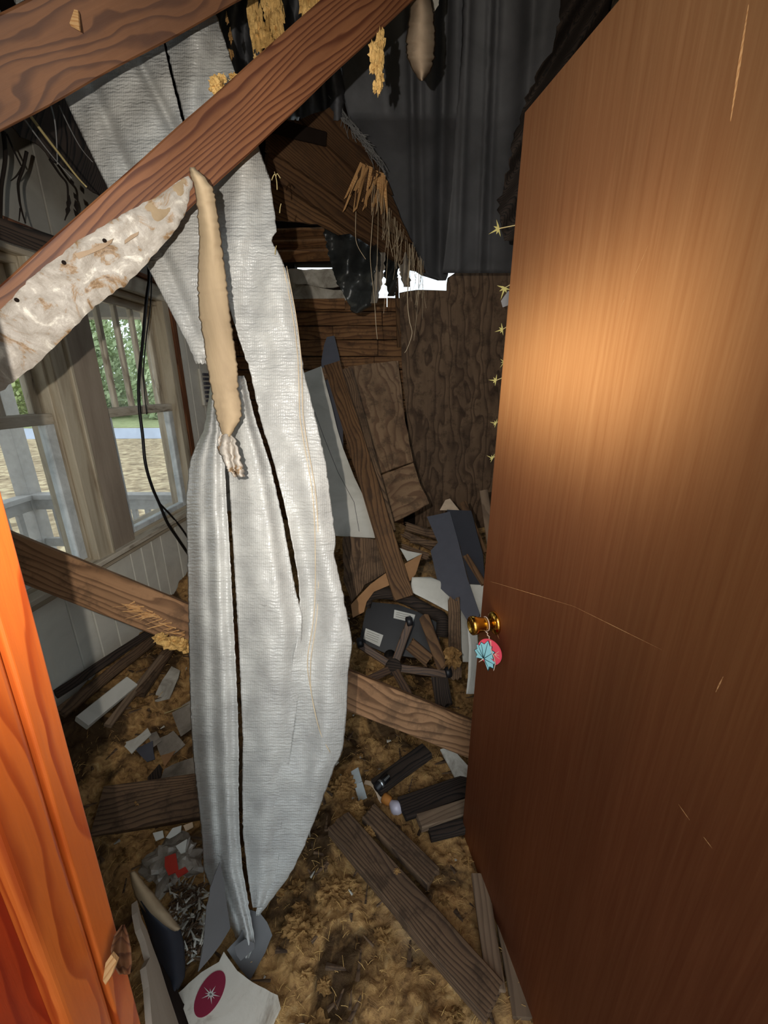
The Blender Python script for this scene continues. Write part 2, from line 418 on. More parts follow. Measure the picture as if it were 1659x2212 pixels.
_ico = {}
def ico(sub):
    if sub not in _ico:
        bm = bmesh.new(); bmesh.ops.create_icosphere(bm, subdivisions=sub, radius=1)
        bm.verts.index_update()
        _ico[sub] = ([v.co.copy() for v in bm.verts], [tuple(v.index for v in f.verts) for f in bm.faces]); bm.free()
    return _ico[sub]
def blob_vf(c, size, sub, seed, amp=.5, fr=1.6):
    vs, fs = ico(sub); out = []
    for v in vs:
        k = 1+amp*fbm(v*fr+Vector((seed*3.1, seed, -seed)), 3)
        out.append(Vector(c)+Vector((v.x*size[0]*k, v.y*size[1]*k, v.z*size[2]*k)))
    return out, fs
def blob(name, c, size, mat, parent=None, sub=4, seed=0, amp=.6, fr=1.8):
    v, f = blob_vf(c, size, sub, seed, amp, fr); return add(name, v, f, mat, parent, None, False)
class MB:
    def __init__(s): s.v = []; s.f = []
    def put(s, v, f):
        k = len(s.v); s.v += [Vector(x) for x in v]; s.f += [tuple(i+k for i in q) for q in f]
    def box(s, Mx, x0, x1, y0, y1, z0, z1):
        v, f = cube_vf(x0, x1, y0, y1, z0, z1); s.put([Mx @ Vector(q) for q in v], f)
    def build(s, name, mat, parent=None, Mx=None, smooth=False): return add(name, s.v, s.f, mat, parent, Mx, smooth)

# ------------------------------------------------------------------ the setting: floor and heap
def terrain():
    nx, ny = 320, 360; y0, y1 = .43, 3.17
    vs = []; fs = []
    for j in range(ny+1):
        y = y0+(y1-y0)*j/ny
        x0 = -1.44+.068*y; x1 = .94
        for i in range(nx+1):
            x = x0+(x1-x0)*i/nx
            p = Vector((x, y, 0))
            h = Hs(x, y)+.022*noise.noise(p*5)+.020*noise.noise(p*13+Vector((3, 1, 0)))+.013*noise.noise(p*31)+.009*noise.noise(p*75)
            vs.append(Vector((x, y, max(h, .001))))
    w_ = nx+1
    fs = [(j*w_+i, j*w_+i+1, (j+1)*w_+i+1, (j+1)*w_+i) for j in range(ny) for i in range(nx)]
    return add('insulation_heap', vs, fs, M['heap'], None, Matrix(), True)
fl = MB(); fl.box(Matrix(), -1.6, 1.35, -1.2, 3.4, -.06, 0)
tag(fl.build('floor', M['old'], None, Matrix()), 'brown board floor buried under fallen insulation', 'floor', kind='structure')
tag(terrain(), 'tan blown insulation and dirt heaped over the whole floor', 'insulation', kind='stuff')

# ------------------------------------------------------------------ left wall with its two windows (s along the wall, z up, d into the room)
WA = Vector((.068, 1, 0)).normalized(); WN = Vector((1, -.068, 0)).normalized(); W0 = Vector((-1.449, 0, 0))
WM = Matrix((WA, -WN, Vector((0, 0, 1)))).transposed().to_4x4(); WM.translation = W0     # local x = s, local y = -d
def Wp(s, z, d=0): return W0+WA*s+WN*d+Vector((0, 0, z))
WPL = (W0, WN)
def wbox(name, s0, s1, z0, z1, d0, d1, mat, parent=None, grainv=False, jit=0):
    v, f = cube_vf(s0, s1, -d1, -d0, z0, z1)
    pts = [WM @ Vector(q) for q in v]
    c = sum(pts, Vector())/8
    Mx = frame(Vector((0, 0, 1)) if grainv else WA, WN, c)
    bm = bmesh.new(); bv = [bm.verts.new(p) for p in pts]
    for q in f: bm.faces.new([bv[i] for i in q])
    e = min(s1-s0, z1-z0, d1-d0)
    if e > .008: bmesh.ops.bevel(bm, geom=list(bm.edges), offset=min(.003, e*.2), segments=1, affect='EDGES')
    bm.verts.index_update()
    vs = [x.co.copy() for x in bm.verts]; fs = [tuple(x.index for x in q.verts) for q in bm.faces]; bm.free()
    return add(name, vs, fs, mat, parent, Mx)
wl = MB()
for (s0, s1, z0, z1) in ((-1.3, 3.3, -.06, .70), (-1.3, 3.3, 2.0, 3.2), (-1.3, 1.06, .70, 2.0), (1.68, 1.90, .70, 2.0), (2.52, 3.3, .70, 2.0)):
    wl.box(WM, s0, s1, .03, .12, z0, z1)
wall_left = tag(wl.build('wall_left', M['dirtydark'], None, WM), 'grey panelled wall with two sash windows', 'wall', kind='structure')
rnd = random.Random(3)
s = .3
while s < 3.22:
    wdt = rnd.choice((.085, .11, .15, .19)); e = min(s+wdt, 3.22)
    wbox('panel_board', s, e-.005, .02, .69, -.028, .002*rnd.random(), M['wallpaint'], wall_left, True); s = e
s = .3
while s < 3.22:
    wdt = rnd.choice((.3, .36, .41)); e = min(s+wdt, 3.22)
    wbox('panel_board', s, e-.005, 2.06, 2.75, -.028, .002*rnd.random(), M['wallpaint_shaded'], wall_left, True); s = e
s = 2.60
for e in (2.72, 2.86, 2.97, 3.1, 3.22):
    wbox('panel_board', s, e-.005, .70, 2.05, -.028, .002*rnd.random(), M['wallpaint'], wall_left, True); s = e
s = .3
for e in (.5, .7, .86, 1.0):
    wbox('panel_board', s, e-.005, .70, 2.05, -.028, .002*rnd.random(), M['wallpaint'], wall_left, True); s = e
# mullion casing between the windows and outer casings
tr = thing('trim_2', 'wide mullion casing of cream paint between the two windows', 'window trim', Wp(1.79, .7), kind='structure')
wbox('casing_strip', 1.66, 1.735, .745, 1.99, -.03, .028, M['casing'], tr, True)
wbox('casing_bead', 1.735, 1.752, .745, 1.99, -.03, .038, M['casing'], tr, True)
wbox('mullion_panel', 1.754, 1.915, .745, 1.99, -.03, .022, M['mullion'], tr, True)
tr = thing('trim_3', 'cream casing and dark brown strip at the far side of window', 'window trim', Wp(2.55, .7), kind='structure')
wbox('casing_strip', 2.485, 2.545, .77, 1.99, -.03, .026, M['casing'], tr, True)
wbox('brown_strip', 2.547, 2.592, .76, 2.03, -.03, .034, M['brown_trim'], tr, True)
tr = thing('trim_4', 'stained head casing running above both windows', 'window trim', Wp(1.8, 2.0), kind='structure')
wbox('head_board', 1.0, 2.6, 1.965, 2.045, -.03, .03, M['casing'], tr)
wbox('head_cap', .98, 2.62, 2.045, 2.065, -.03, .05, M['brown_trim'], tr)
tr = thing('trim_5', 'rotten window stool and apron along both windows', 'window sill', Wp(1.8, .7), kind='structure')
wbox('stool', .98, 2.62, .728, .752, -.05, .052, M['muntin'], tr)
wbox('apron', 1.0, 2.6, .692, .728, -.02, .022, M['casing'], tr)
tr = tag(wbox('baseboard_left', .3, 3.2, .01, .12, 0, .018, M['old']), 'dark baseboard along the panelled window wall', 'baseboard', kind='structure')

def window(name, s0, s1, label):
    t = thing(name, label, 'window', Wp((s0+s1)/2, .76), kind='structure')
    zs, zm, zh = .765, 1.385, 1.955
    wbox('jamb', s0, s0+.03, .75, 1.965, -.12, -.004, M['casing'], t, True)
    wbox('jamb', s1-.03, s1, .75, 1.965, -.12, -.004, M['casing'], t, True)
    wbox('head', s0, s1, 1.94, 1.965, -.12, -.004, M['casing'], t)
    wbox('sill', s0, s1, .74, .768, -.16, -.004, M['casing'], t)
    a, b = s0+.03, s1-.03
    # upper sash (outer track)
    us = wbox('upper_sash', a, a+.035, zm, 1.94, -.085, -.055, M['muntin'], t, True)
    wbox('stile', b-.035, b, zm, 1.94, -.085, -.055, M['muntin'], t, True)
    wbox('top_rail', a+.035, b-.035, 1.90, 1.94, -.085, -.055, M['muntin'], t)
    k = 4; wd = (b-a-.07)
    for i in range(1, k):
        x = a+.035+wd*i/k
        wbox('muntin', x-.011, x+.011, zm+.02, 1.90, -.083, -.057, M['muntin'], t, True)
    for i in range(k):
        x0 = a+.035+wd*i/k+.008; x1 = a+.035+wd*(i+1)/k-.008
        wbox('pane', x0, x1, zm+.02, 1.902, -.072, -.069, M['glass'], t)
    wbox('meeting_rail', a, b, zm-.02, zm+.022, -.085, -.012, M['muntin'], t)
    # lower sash (inner track)
    wbox('stile', a, a+.045, zs, zm-.02, -.05, -.015, M['sash'], t, True)
    wbox('stile', b-.045, b, zs, zm-.02, -.05, -.015, M['sash'], t, True)
    wbox('bottom_rail', a+.045, b-.045, zs, zs+.03, -.05, -.015, M['sash'], t)
    wbox('pane', a+.04, b-.04, zs+.025, zm-.015, -.034, -.031, M['glass'], t)
    return t
window('window_1', 1.06, 1.68, 'old sash window nearest the orange door jamb, porch rail behind')
window('window_2', 1.90, 2.52, 'old sash window behind the hanging black cable')

# ------------------------------------------------------------------ back wall
YB = 3.22
wb = MB(); wb.box(Matrix(), -1.5, 1.35, YB, YB+.10, -.06, 2.06); wb.box(Matrix(), -1.5, -.64, YB, YB+.1, 2.06, 3.2); wb.box(Matrix(), -.64, -.12, YB, YB+.1, 2.06, 2.30); wb.box(Matrix(), -.64, -.12, YB, YB+.1, 2.338, 3.2)
wall_back = tag(wb.build('wall_back', M['dirtydark'], None, Matrix()), 'back wall of bare pine sheathing planks and plywood', 'wall', kind='structure')
rnd = random.Random(11)
z = .02; row = 0
while z < 2.12:
    h = rnd.choice((.095, .115, .13)); x = -1.42-rnd.random()*.4
    while x < .14:
        L = rnd.uniform(.35, .9); e = min(x+L, .17)
        if e-x > .05 and e > -1.3:
            d = rnd.uniform(.016, .03)
            beam('sheathing_plank', Vector((max(x, -1.33)+.002, YB-d/2, z+h/2)), Vector((e-.002, YB-d/2, z+h/2)), h-.006, d, M['sheath'], wall_back, Vector((0, -1, 0)), seg=5, jit=.002)
        x = e
        if e >= .169: break
    z += h; row += 1
pp = (Vector((0, YB-.035, 0)), Vector((0, -1, 0)))
plate('plywood_panel', [(862, 632), (900, 626), (964, 628), (966, 600), (985, 588), (1140, 575), (1140, 1260), (905, 1260), (893, 1060), (878, 900), (868, 780)], pp, .014, M['ply'], wall_back, ((1000, 700), (1000, 900)), jag=2.5)
beam('corner_strip', PY(856, 600, YB-.05), PY(862, 750, YB-.05), .028, .02, M['stud'], wall_back, Vector((0, -1, 0)), seg=6)
# torn white paper and the horizontal boards high on the back wall
plate('white_paint_board', [(560, 583), (742, 580), (750, 615), (700, 622), (660, 612), (560, 612)], (Vector((0, YB-.06, 0)), Vector((0, -1, 0))), .02, M['offwhite'], wall_back, ((630, 600), (740, 600)), jag=4)
plate('torn_siding', [(560, 614), (655, 612), (690, 622), (720, 628), (752, 622), (758, 648), (690, 652), (640, 650), (560, 652)], (Vector((0, YB-.05, 0)), Vector((0, -1, 0))), .012, M['offwhite'], wall_back, ((630, 600), (740, 600)), jag=6, seed=5)
beam('nailer', PY(560, 660, YB-.07), PY(745, 657, YB-.07), .07, .04, M['sheath'], wall_back, Vector((0, -1, 0)))

# other walls and the broken roof
wr = MB(); wr.box(Matrix(), .95, 1.05, .25, 3.3, -.06, 3.2)
tag(wr.build('wall_right', M['ply'], None, Matrix()), 'dim side wall hidden beyond the open door', 'wall', kind='structure')
wf = MB(); wf.box(Matrix(), -1.6, -.50, .27, .40, -.06, 3.2); wf.box(Matrix(), .47, 1.05, .10, .24, -.06, 3.2); wf.box(Matrix(), -.50, .47, .20, .30, 2.62, 3.2)
tag(wf.build('wall_front', M['wallpaint'], None, Matrix()), 'partition wall around the doorway', 'wall', kind='structure')
ce = MB(); ce.box(Matrix(), -1.6, 1.35, -.2, 2.62, 3.1, 3.2)
ce.box(Matrix(), -1.6, -.2, 2.62, 3.4, 3.1, 3.2)
ceiling = tag(ce.build('ceiling', M['dirtydark'], None, Matrix()), 'dark underside of the broken roof', 'ceiling', kind='structure')

# ------------------------------------------------------------------ left door jamb (orange varnish), leaning
def jx(z): return -.43-.046*(1.39-z)
def jamb_board(name, y0, y1, out, depth, mat, parent, z0=0.0, z1=2.15, round_=.004):
    vs = []; fs = []; seg = 14
    prof = []
    r = round_
    for (cy, ang0) in ((y1-r, 0), (y0+r, 1)):
        for k in range(5):
            a = (math.pi/2)*(k/4)
            if ang0 == 0: prof.append((out-r+r*math.sin(a)*1.0 if False else out-r+r*math.cos(math.pi/2-a), cy+r*math.cos(a)))
            else: prof.append((out-r+r*math.cos(a), cy-r*math.sin(a)))
    prof += [(out-depth, y0), (out-depth, y1)]
    n = len(prof)
    for i in range(seg+1):
        z = z0+(z1-z0)*i/seg
        for (dx, y) in prof: vs.append(Vector((jx(z)+dx+.0006*noise.noise(Vector((z*8, y*40, dx))), y, z)))
    for i in range(seg):
        for k in range(n): fs.append((i*n+k, i*n+(k+1) % n, (i+1)*n+(k+1) % n, (i+1)*n+k))
    fs.append(tuple(reversed(range(n)))); fs.append(tuple(seg*n+k for k in range(n)))
    Mx = frame(Vector((0, 0, 1)), Vector((1, 0, 0)), Vector((jx(1), y0, 1)))
    return add(name, vs, fs, mat, parent, Mx, False)
jb = thing('trim_1', 'orange varnished door jamb with a long dark seam', 'door frame', (jx(0), .36, 0), kind='structure')
jamb_board('casing_board', .386, .428, 0, .06, M['jamb'], jb)
jamb_board('jamb_board', .316, .3835, -.002, .06, M['jamb'], jb, round_=.010)
jamb_board('red_stop', .22, .318, -.020, .05, M['jamb2'], jb)

# ------------------------------------------------------------------ the open door
DE = Vector((.276, .98, 0)); DD = Vector((.21, -1, 0)).normalized(); DN = Vector((-1, -.21, 0)).normalized()   # DN: face toward the room
DM = Matrix((DD, -DN, Vector((0, 0, 1)))).transposed().to_4x4(); DM.translation = DE
door = thing('door_1', 'open flush door of reddish brown wood veneer with a brass knob', 'door', DE, kind='structure')
bm = bmesh.new(); v, f = cube_vf(0, .80, 0, .036, .012, 2.03)
bv = [bm.verts.new(DM @ Vector(q)) for q in v]
for q in f: bm.faces.new([bv[i] for i in q])
bmesh.ops.bevel(bm, geom=list(bm.edges), offset=.003, segments=2, affect='EDGES'); bm.verts.index_update()
slab = add('door_slab', [x.co.copy() for x in bm.verts], [tuple(x.index for x in q.verts) for q in bm.faces], M['door'], door, DM); bm.free()
DPL = (DE, DN)
kb = hit(1070, 1345, DPL)
rose = lathe('rose', kb, DN, [(0, .030), (.004, .031), (.008, .029), (.012, .022), (.013, .013), (.0131, .0)], M['brass'], door)
knob = lathe('door_knob', kb+DN*.010, DN, [(0, .012), (.012, .0125), (.016, .017), (.040, .021), (.044, .0235), (.050, .0245), (.057, .0245), (.060, .022), (.0605, .019), (.057, .017), (.055, .0)], M['brass'], door)
for zz in (.22, 1.0, 1.8):
    hp = DE+DD*.80+Vector((0, 0, zz))
    tube('hinge', [hp+DN*.004+Vector((0, 0, -.045)), hp+DN*.004+Vector((0, 0, .045))], .006, M['brass'], door, 8)
latch = lathe('latch_plate', DE+Vector((0, 0, kb.z))+DM.to_3x3() @ Vector((0, .018, 0)), -DD, [(0, .012), (.0015, .012), (.006, .006), (.0061, 0)], M['brass'], door, 12)

for (a, b, wd) in (((1617, 10), (1578, 262), .0016), ((1466, 1738), (1490, 1772), .0008), ((1520, 1808), (1538, 1832), .0008), ((1060, 1256), (1240, 1310), .0004), ((1240, 1310), (1430, 1404), .0004), ((1546, 1495), (1562, 1462), .0008), ((1400, 530), (1330, 690), .0004), ((1074, 1370), (1078, 1380), .0012)):
    pl_ = (DE+DN*.0002, DN); p, q = hit(*a, pl_), hit(*b, pl_); s_ = (q-p).cross(DN).normalized()*wd
    add('scratch', [p-s_*.3, p+s_*.3, p.lerp(q, .5)+s_, q+s_*.3, q-s_*.3, p.lerp(q, .5)-s_]+[v-DN*.0004 for v in (p, q)], [(0, 5, 4, 3, 2, 1), (0, 1, 6), (4, 7, 3)], M['splinter'], door)
# tag on the knob
tg = thing('leaf_tag', 'pink disc tag with a teal leaf hanging from the brass knob', 'tag', kb+DN*.03)
tn = (DN*.75+Vector((0, -1, .05))*.7).normalized()
tc = PD(1058, 1408, 1.005)
TM = frame(Vector((0, 0, 1)).cross(tn).normalized()*1.0, tn, tc)     # x: across, y up, z: to viewer
if TM.to_3x3() @ Vector((0, 1, 0)) @ Vector((0, 0, 1)) < 0: TM = frame(-(Vector((0, 0, 1)).cross(tn)), tn, tc)
def flat(name, pts, z0, z1, mat, parent, Mx=None):
    Mx = Mx or TM; k = len(pts)
    ar = sum(pts[i][0]*pts[(i+1) % k][1]-pts[(i+1) % k][0]*pts[i][1] for i in range(k))
    if ar < 0: pts = list(reversed(pts))
    vs = [Mx @ Vector((x, y, z1)) for x, y in pts]+[Mx @ Vector((x, y, z0)) for x, y in pts]
    fs = [tuple(range(k)), tuple(reversed(range(k, 2*k)))]+[(i, k+i, k+(i+1) % k, (i+1) % k) for i in range(k)]
    return add(name, vs, fs, mat, parent, Mx)
flat('pink_disc', [(.033*math.cos(a*.157), .036*math.sin(a*.157)) for a in range(40)], 0, .002, M['pink'], tg)
LF = [(.004, .043), (.012, .030), (.018, .030), (.017, .020), (.028, .018), (.022, .008), (.026, -.004), (.016, -.004), (.034, -.012), (.028, -.020), (.030, -.030), (.018, -.030), (.014, -.044), (.006, -.030),
      (-.002, -.016), (-.012, -.018), (-.028, -.022), (-.024, -.012), (-.034, -.002), (-.026, .006), (-.030, .018), (-.020, .018), (-.016, .030), (-.006, .028)]
LF = [(x*.85-.010, y*.95-.010) for x, y in LF]
flat('leaf_outline', [(x*1.09+.001, y*1.08) for x, y in LF], .003, .0036, M['ink'], tg)
lfp = flat('teal_leaf', LF, .0037, .0046, M['teal'], tg)
mb = MB()
def vein(mbx, a, b, wv, z, Mx):
    a = Vector((a[0], a[1], 0)); b = Vector((b[0], b[1], 0)); d = (b-a).normalized(); n_ = Vector((-d.y, d.x, 0))*wv
    mbx.put([Mx @ (q+Vector((0, 0, zz))) for zz in (z, z+.0006) for q in (a-n_, b-n_*.4, b+n_*.4, a+n_)], [(0, 3, 2, 1), (4, 5, 6, 7), (0, 1, 5, 4), (1, 2, 6, 5), (2, 3, 7, 6), (3, 0, 4, 7)])
for e in ((-.006, .026), (.010, .004), (.016, -.026), (-.034, -.008), (-.030, .006), (.004, -.044), (-.022, .014)): vein(mb, (-.012, -.024), e, .0009, .0047, TM)
mb.build('veins', M['ink'], lfp)
tube('leaf_stalk', [TM @ Vector((-.012, -.024, .005)), TM @ Vector((-.024, -.040, .005))], .0014, M['string'], tg)
mb = MB()
for e in ((.026, .004), (.028, -.006), (.024, .014)): vein(mb, (.014, .000), e, .0007, .0021, TM)
mb.build('white_rays', M['string'], tg)
top = TM @ Vector((0, .034, .002)); nk = kb+DN*.026
ringp = []
ax = DN; a_ = ax.orthogonal().normalized(); b_ = ax.cross(a_)
for i in range(17): ringp.append(nk+(a_*math.cos(i*.393)+b_*math.sin(i*.393))*.0185)
tube('string_loop', ringp, .0012, M['string'], tg, 5)
low = nk+Vector((0, 0, -.0185))
tw = [low.lerp(top, i/12)+Vector((.0018*math.cos(i*1.6), .0018*math.sin(i*1.6), 0)) for i in range(13)]
tube('string', tw, .0014, M['string'], tg, 5)
tube('string', smoothpts([top, TM @ Vector((.006, .010, .006)), TM @ Vector((.014, -.004, .006)), TM @ Vector((.020, -.022, .006)), TM @ Vector((.018, -.044, .006))], 4), .001, M['string'], tg, 5)

# ------------------------------------------------------------------ rafters
def pb(name, label, cat, a, b, wd, th, mat, **k):
    g = k.pop('group', None)
    return tag(beam(name, PD(*a), PD(*b), wd, th, mat, None, **k), label, cat, g)
rA = thing('fallen_rafter', 'thick brown rafter with a dark knot crossing above the diagonal one', 'rafter', PD(250, 80, .74))
beam('rafter_board', PD(-190, 263, .72), PD(650, -178, .84), .114, .040, M['rafter2'], rA, seg=24)
plate('bark_chip', [(160, 20), (168, 22), (171, 62), (150, 50)], plane3((100, 60, .705), (300, 60, .72), (150, 0, .72)), .004, M['splinter'], rA)
rB = thing('fallen_rafter', 'diagonal pine rafter with wavy grain and peeling plaster', 'rafter', PD(450, 350, .8))
BA, BB = PD(-210, 916, .76), PD(1010, -192, .97)
beam('rafter_board', BA, BB, .104, .042, M['rafter'], rB, seg=30)
mid = (BA+BB)/2; bn = (CAM-mid).normalized(); bx = (BB-BA).normalized(); bn = (bn-bx*bn.dot(bx)).normalized()
def bplane(off): return (mid+bn*(.021+off), bn)
ps = thing('peeling_plaster', 'white and tan peeling plaster crust stuck on the diagonal rafter', 'plaster', hit(200, 620, bplane(0)))
patch = [(-120, 735), (0, 672), (40, 628), (64, 601), (115, 562), (135, 548), (165, 520), (205, 500), (235, 480), (280, 455), (318, 436), (360, 412), (385, 388), (408, 378), (418, 392), (408, 425), (400, 462), (364, 516), (320, 566), (275, 612), (233, 641), (192, 674), (142, 725), (84, 782), (28, 826), (0, 846), (-120, 920)]
def crust(name, pix, off, mat, parent, bulge=.008, seed=0):
    # a crusty slab: dense outline filled with a lumpy grid
    pl = bplane(off); xs = [p[0] for p in pix]; ys = [p[1] for p in pix]
    bm = bmesh.new(); pts = []
    for i, p in enumerate(pix):
        q = pix[(i+1) % len(pix)]; d = math.hypot(q[0]-p[0], q[1]-p[1]); k = max(1, int(d/9))
        for j in range(k):
            t = j/k; x = p[0]+(q[0]-p[0])*t; y = p[1]+(q[1]-p[1])*t
            x += 5*noise.noise(Vector((x*.09, y*.09, seed))); y += 5*noise.noise(Vector((x*.09, y*.09, seed+7)))
            pts.append((x, y))
    bv = [bm.verts.new((x, y, 0)) for x, y in pts]; bm.faces.new(bv)
    bmesh.ops.triangulate(bm, faces=list(bm.faces))
    for _ in range(3):
        bmesh.ops.subdivide_edges(bm, edges=[e for e in bm.edges if e.calc_length() > 12], cuts=1, use_grid_fill=False)
        bmesh.ops.triangulate(bm, faces=list(bm.faces))
    bm.verts.index_update()
    vs = []
    for v_ in bm.verts:
        x, y = v_.co.x, v_.co.y
        edge = v_.is_boundary
        lift = bulge*(.7+fbm(Vector((x*.02, y*.02, seed)), 3)) if not edge else .001
        vs.append(hit(x, y, pl)+pl[1]*max(lift, .0005))
    fs = [tuple(v_.index for v_ in q.verts) for q in bm.faces]; bm.free()
    n0 = (vs[fs[0][1]]-vs[fs[0][0]]).cross(vs[fs[0][2]]-vs[fs[0][0]])
    if n0.dot(pl[1]) < 0: fs = [tuple(reversed(q)) for q in fs]
    return add(name, vs, fs, mat, parent, frame(bx, bn, hit(200, 620, pl)), True)
crust('plaster_crust', patch, .001, M['gypsum'], ps)
crust('kraft_backing', [(318, 440), (360, 415), (385, 392), (405, 388), (398, 420), (370, 455), (335, 492), (300, 500), (290, 470)], .004, M['kraft'], ps, .004, 4)
for (q, sd) in (([(160, 548), (205, 535), (245, 515), (240, 524), (205, 545), (170, 560)], 1), ([(268, 518), (300, 500), (298, 508), (270, 528)], 2)):
    plate('torn_hollow', q, bplane(.0125), .003, M['hangpaper'], ps, jag=4, seed=sd)
for (x, y) in ((138, 567), (36, 648), (226, 520)): lathe('nail_hole', hit(x, y, bplane(.010)), bn, [(0, .004), (.003, .0035), (.0031, 0)], M['dirtydark'], ps, 10)
# hanging kraft strip
kp = thing('hanging_paper_strip', 'curled tan kraft paper strip hanging from the diagonal rafter', 'paper', PD(430, 370, .8))
sheet('paper_strip', [(362, 410, 420, .775), (380, 412, 440, .772), (410, 422, 462, .785), (450, 427, 468, .81), (520, 431, 478, .84), (600, 427, 488, .86), (680, 430, 497, .875), (740, 441, 505, .885), (790, 447, 512, .89), (840, 456, 514, .90), (880, 463, 522, .905), (908, 470, 519, .91), (928, 477, 505, .915), (946, 482, 496, .918)],
      M['kraft'], kp, 16, 110, lambda u, v, x, y: .016*(2*u-1)**2-.01+.006*noise.noise(Vector((u*1.5, v*6, 2))), jit=4, seed=3)
sheet('plaster_scrap', [(938, 478, 500, .915), (950, 470, 506, .905), (975, 474, 515, .90), (1000, 486, 521, .90), (1018, 494, 527, .905), (1030, 508, 529, .91)], M['gypsum'], kp, 12, 30, lambda u, v, x, y: .012*math.sin(u*9+v*5), jit=6, seed=9, thick=.004)
# pipe-like dark board at the top left
pb('broken_board', 'short dark brown board end above the near window', 'board', (-90, 465, 1.12), (118, 532, 1.22), .058, .04, M['char'], seg=8)

# ------------------------------------------------------------------ the long joist and the sack
jC = thing('fallen_joist', 'long rough joist slanting from the window down to the floor', 'joist', G(1000, 1590))
JA, JB = PD(-60, 1163, 1.30), PD(1075, 1618, 1.60)
jo = beam('joist_board', JA, JB, .134, .045, M['joist'], jC, Vector((.25, -1, .5)), seg=30)
jn = (CAM-(JA+JB)/2).normalized()
mb = MB()
rnd = random.Random(5)
def shard(mbx, p, d, L, w_, nn):
    d = d.normalized(); s_ = d.cross(nn).normalized()*w_
    mbx.put([p-s_, p+s_, p+s_*.3+d*L, p-s_*.4+d*L*.9, p+nn*w_*.8], [(0, 1, 2, 3), (0, 4, 1), (1, 4, 2), (2, 4, 3), (3, 4, 0)])
for i in range(46):
    px = rnd.uniform(290, 402); py = 1302+(px-290)*.55+rnd.uniform(-4, 10)
    p = PD(px, py, 1.36); d = PD(px-rnd.uniform(20, 60), py+rnd.uniform(-12, 16), 1.33)-p
    shard(mb, p, d, d.length*rnd.uniform(.4, 1), rnd.uniform(.001, .004), jn)
mb.build('splinters', M['splinter'], jC)
for i, (x, y, sx, sy) in enumerate(((372, 1388, .03, .02), (345, 1378, .02, .012), (398, 1394, .026, .02))):
    tag(blob('insulation_clump', PD(x, y, 1.30), (sx, .018, sy), M['insul_y'], None, 3, i+20, .9, 2.6), ('largest', 'small leading', 'rearmost')[i]+' yellow fluff clump caught on the long joist by the sack', 'insulation')

sk = thing('woven_sack_sheet', 'tall torn white woven plastic sheet hanging from roof to floor', 'plastic sheet', PD(520, 2030, 1.08))
def fold(px, c, w_, a): return a*math.exp(-((px-c)/w_)**2)
def dL(u, v, x, y):
    l1 = 300+(y-130)*.5
    return .05*(u-.6)**2 + fold(x, l1, 14, .025) + fold(x, 205+(y-200)*.42, 16, .02) + .008*noise.noise(Vector((x*.02, y*.013, 2)))
sheet('sheet_panel', [(-60, 0, 322, .93), (60, 60, 346, .94), (170, 118, 370, .95), (215, 141, 382, .955), (280, 172, 398, .96), (410, 235, 426, .97), (520, 290, 437, .98), (560, 311, 442, .98), (640, 352, 446, .985), (740, 405, 447, .985), (786, 424, 450, .985)], M['sack'], sk, 40, 90, dL, jit=2, seed=1, rip=6)
def S2(y): return interp([(640, 486), (700, 500), (790, 530), (900, 553), (1010, 589), (1130, 615), (1270, 640), (1340, 643), (1500, 632), (1700, 600), (1900, 575), (2000, 560)], y)[0]
def dO(u, v, x, y):
    s2 = S2(y)
    k = sm(560, 900, y)*(1-sm(1350, 1600, y))
    valley = fold(x, s2+30, 30, .035)*sm(900, 1250, y)*(1-sm(1340, 1500, y))
    return .02*noise.noise(Vector((x*.012, y*.006, 7))) + .09*max(0, u-.55)**2 + valley - fold(x, s2+70+.02*(y-1000), 26, .014)*sm(900, 1000, y) + .012*math.sin(x*.055+y*.004)*(1-sm(500, 800, y)) + .004*noise.noise(Vector((x*.04, y*.03, 1)))
rowsO = [(-60, 327, 430, .955), (40, 347, 470, .955), (100, 360, 490, .96), (165, 375, 510, .965), (280, 404, 545, .975), (330, 414, 563, .98), (380, 424, 581, .985), (440, 438, 590, .99), (500, 470, 598, .99), (518, 474, 584, .99), (545, 479, 601, .995), (590, 483, 621, 1.0), (640, 490, 632, 1.0), (680, 500, 640, 1.0), (740, 519, 648, 1.005), (800, 540, 655, 1.01), (900, 561, 681, 1.015), (1000, 592, 704, 1.02), (1080, 612, 714, 1.02), (1165, 630, 725, 1.025), (1200, 636, 721, 1.03), (1260, 646, 736, 1.03), (1330, 648, 750, 1.035), (1390, 640, 761, 1.035), (1450, 628, 752, 1.04), (1550, 618, 748, 1.045), (1620, 606, 740, 1.05), (1660, 600, 721, 1.05), (1740, 588, 692, 1.06), (1830, 574, 656, 1.07), (1890, 566, 626, 1.08), (1940, 558, 588, 1.088), (1978, 552, 560, 1.092)]
sheet('sheet_panel', rowsO, M['sack'], sk, 40, 200, dO, jit=2.5, seed=2)
def S1(y): return interp([(820, 470), (930, 484), (1000, 488), (1150, 497), (1300, 506), (1430, 513), (1600, 520), (1640, 518), (1800, 520), (1880, 528), (1950, 540), (2060, 552)], y)[0]
def dM(u, v, x, y):
    return .09*(1-u)**3.0 + .006*math.sin(u*16) + .006*noise.noise(Vector((x*.03, y*.02, 3))) - .012*math.exp(-((u-.75)/.2)**2)
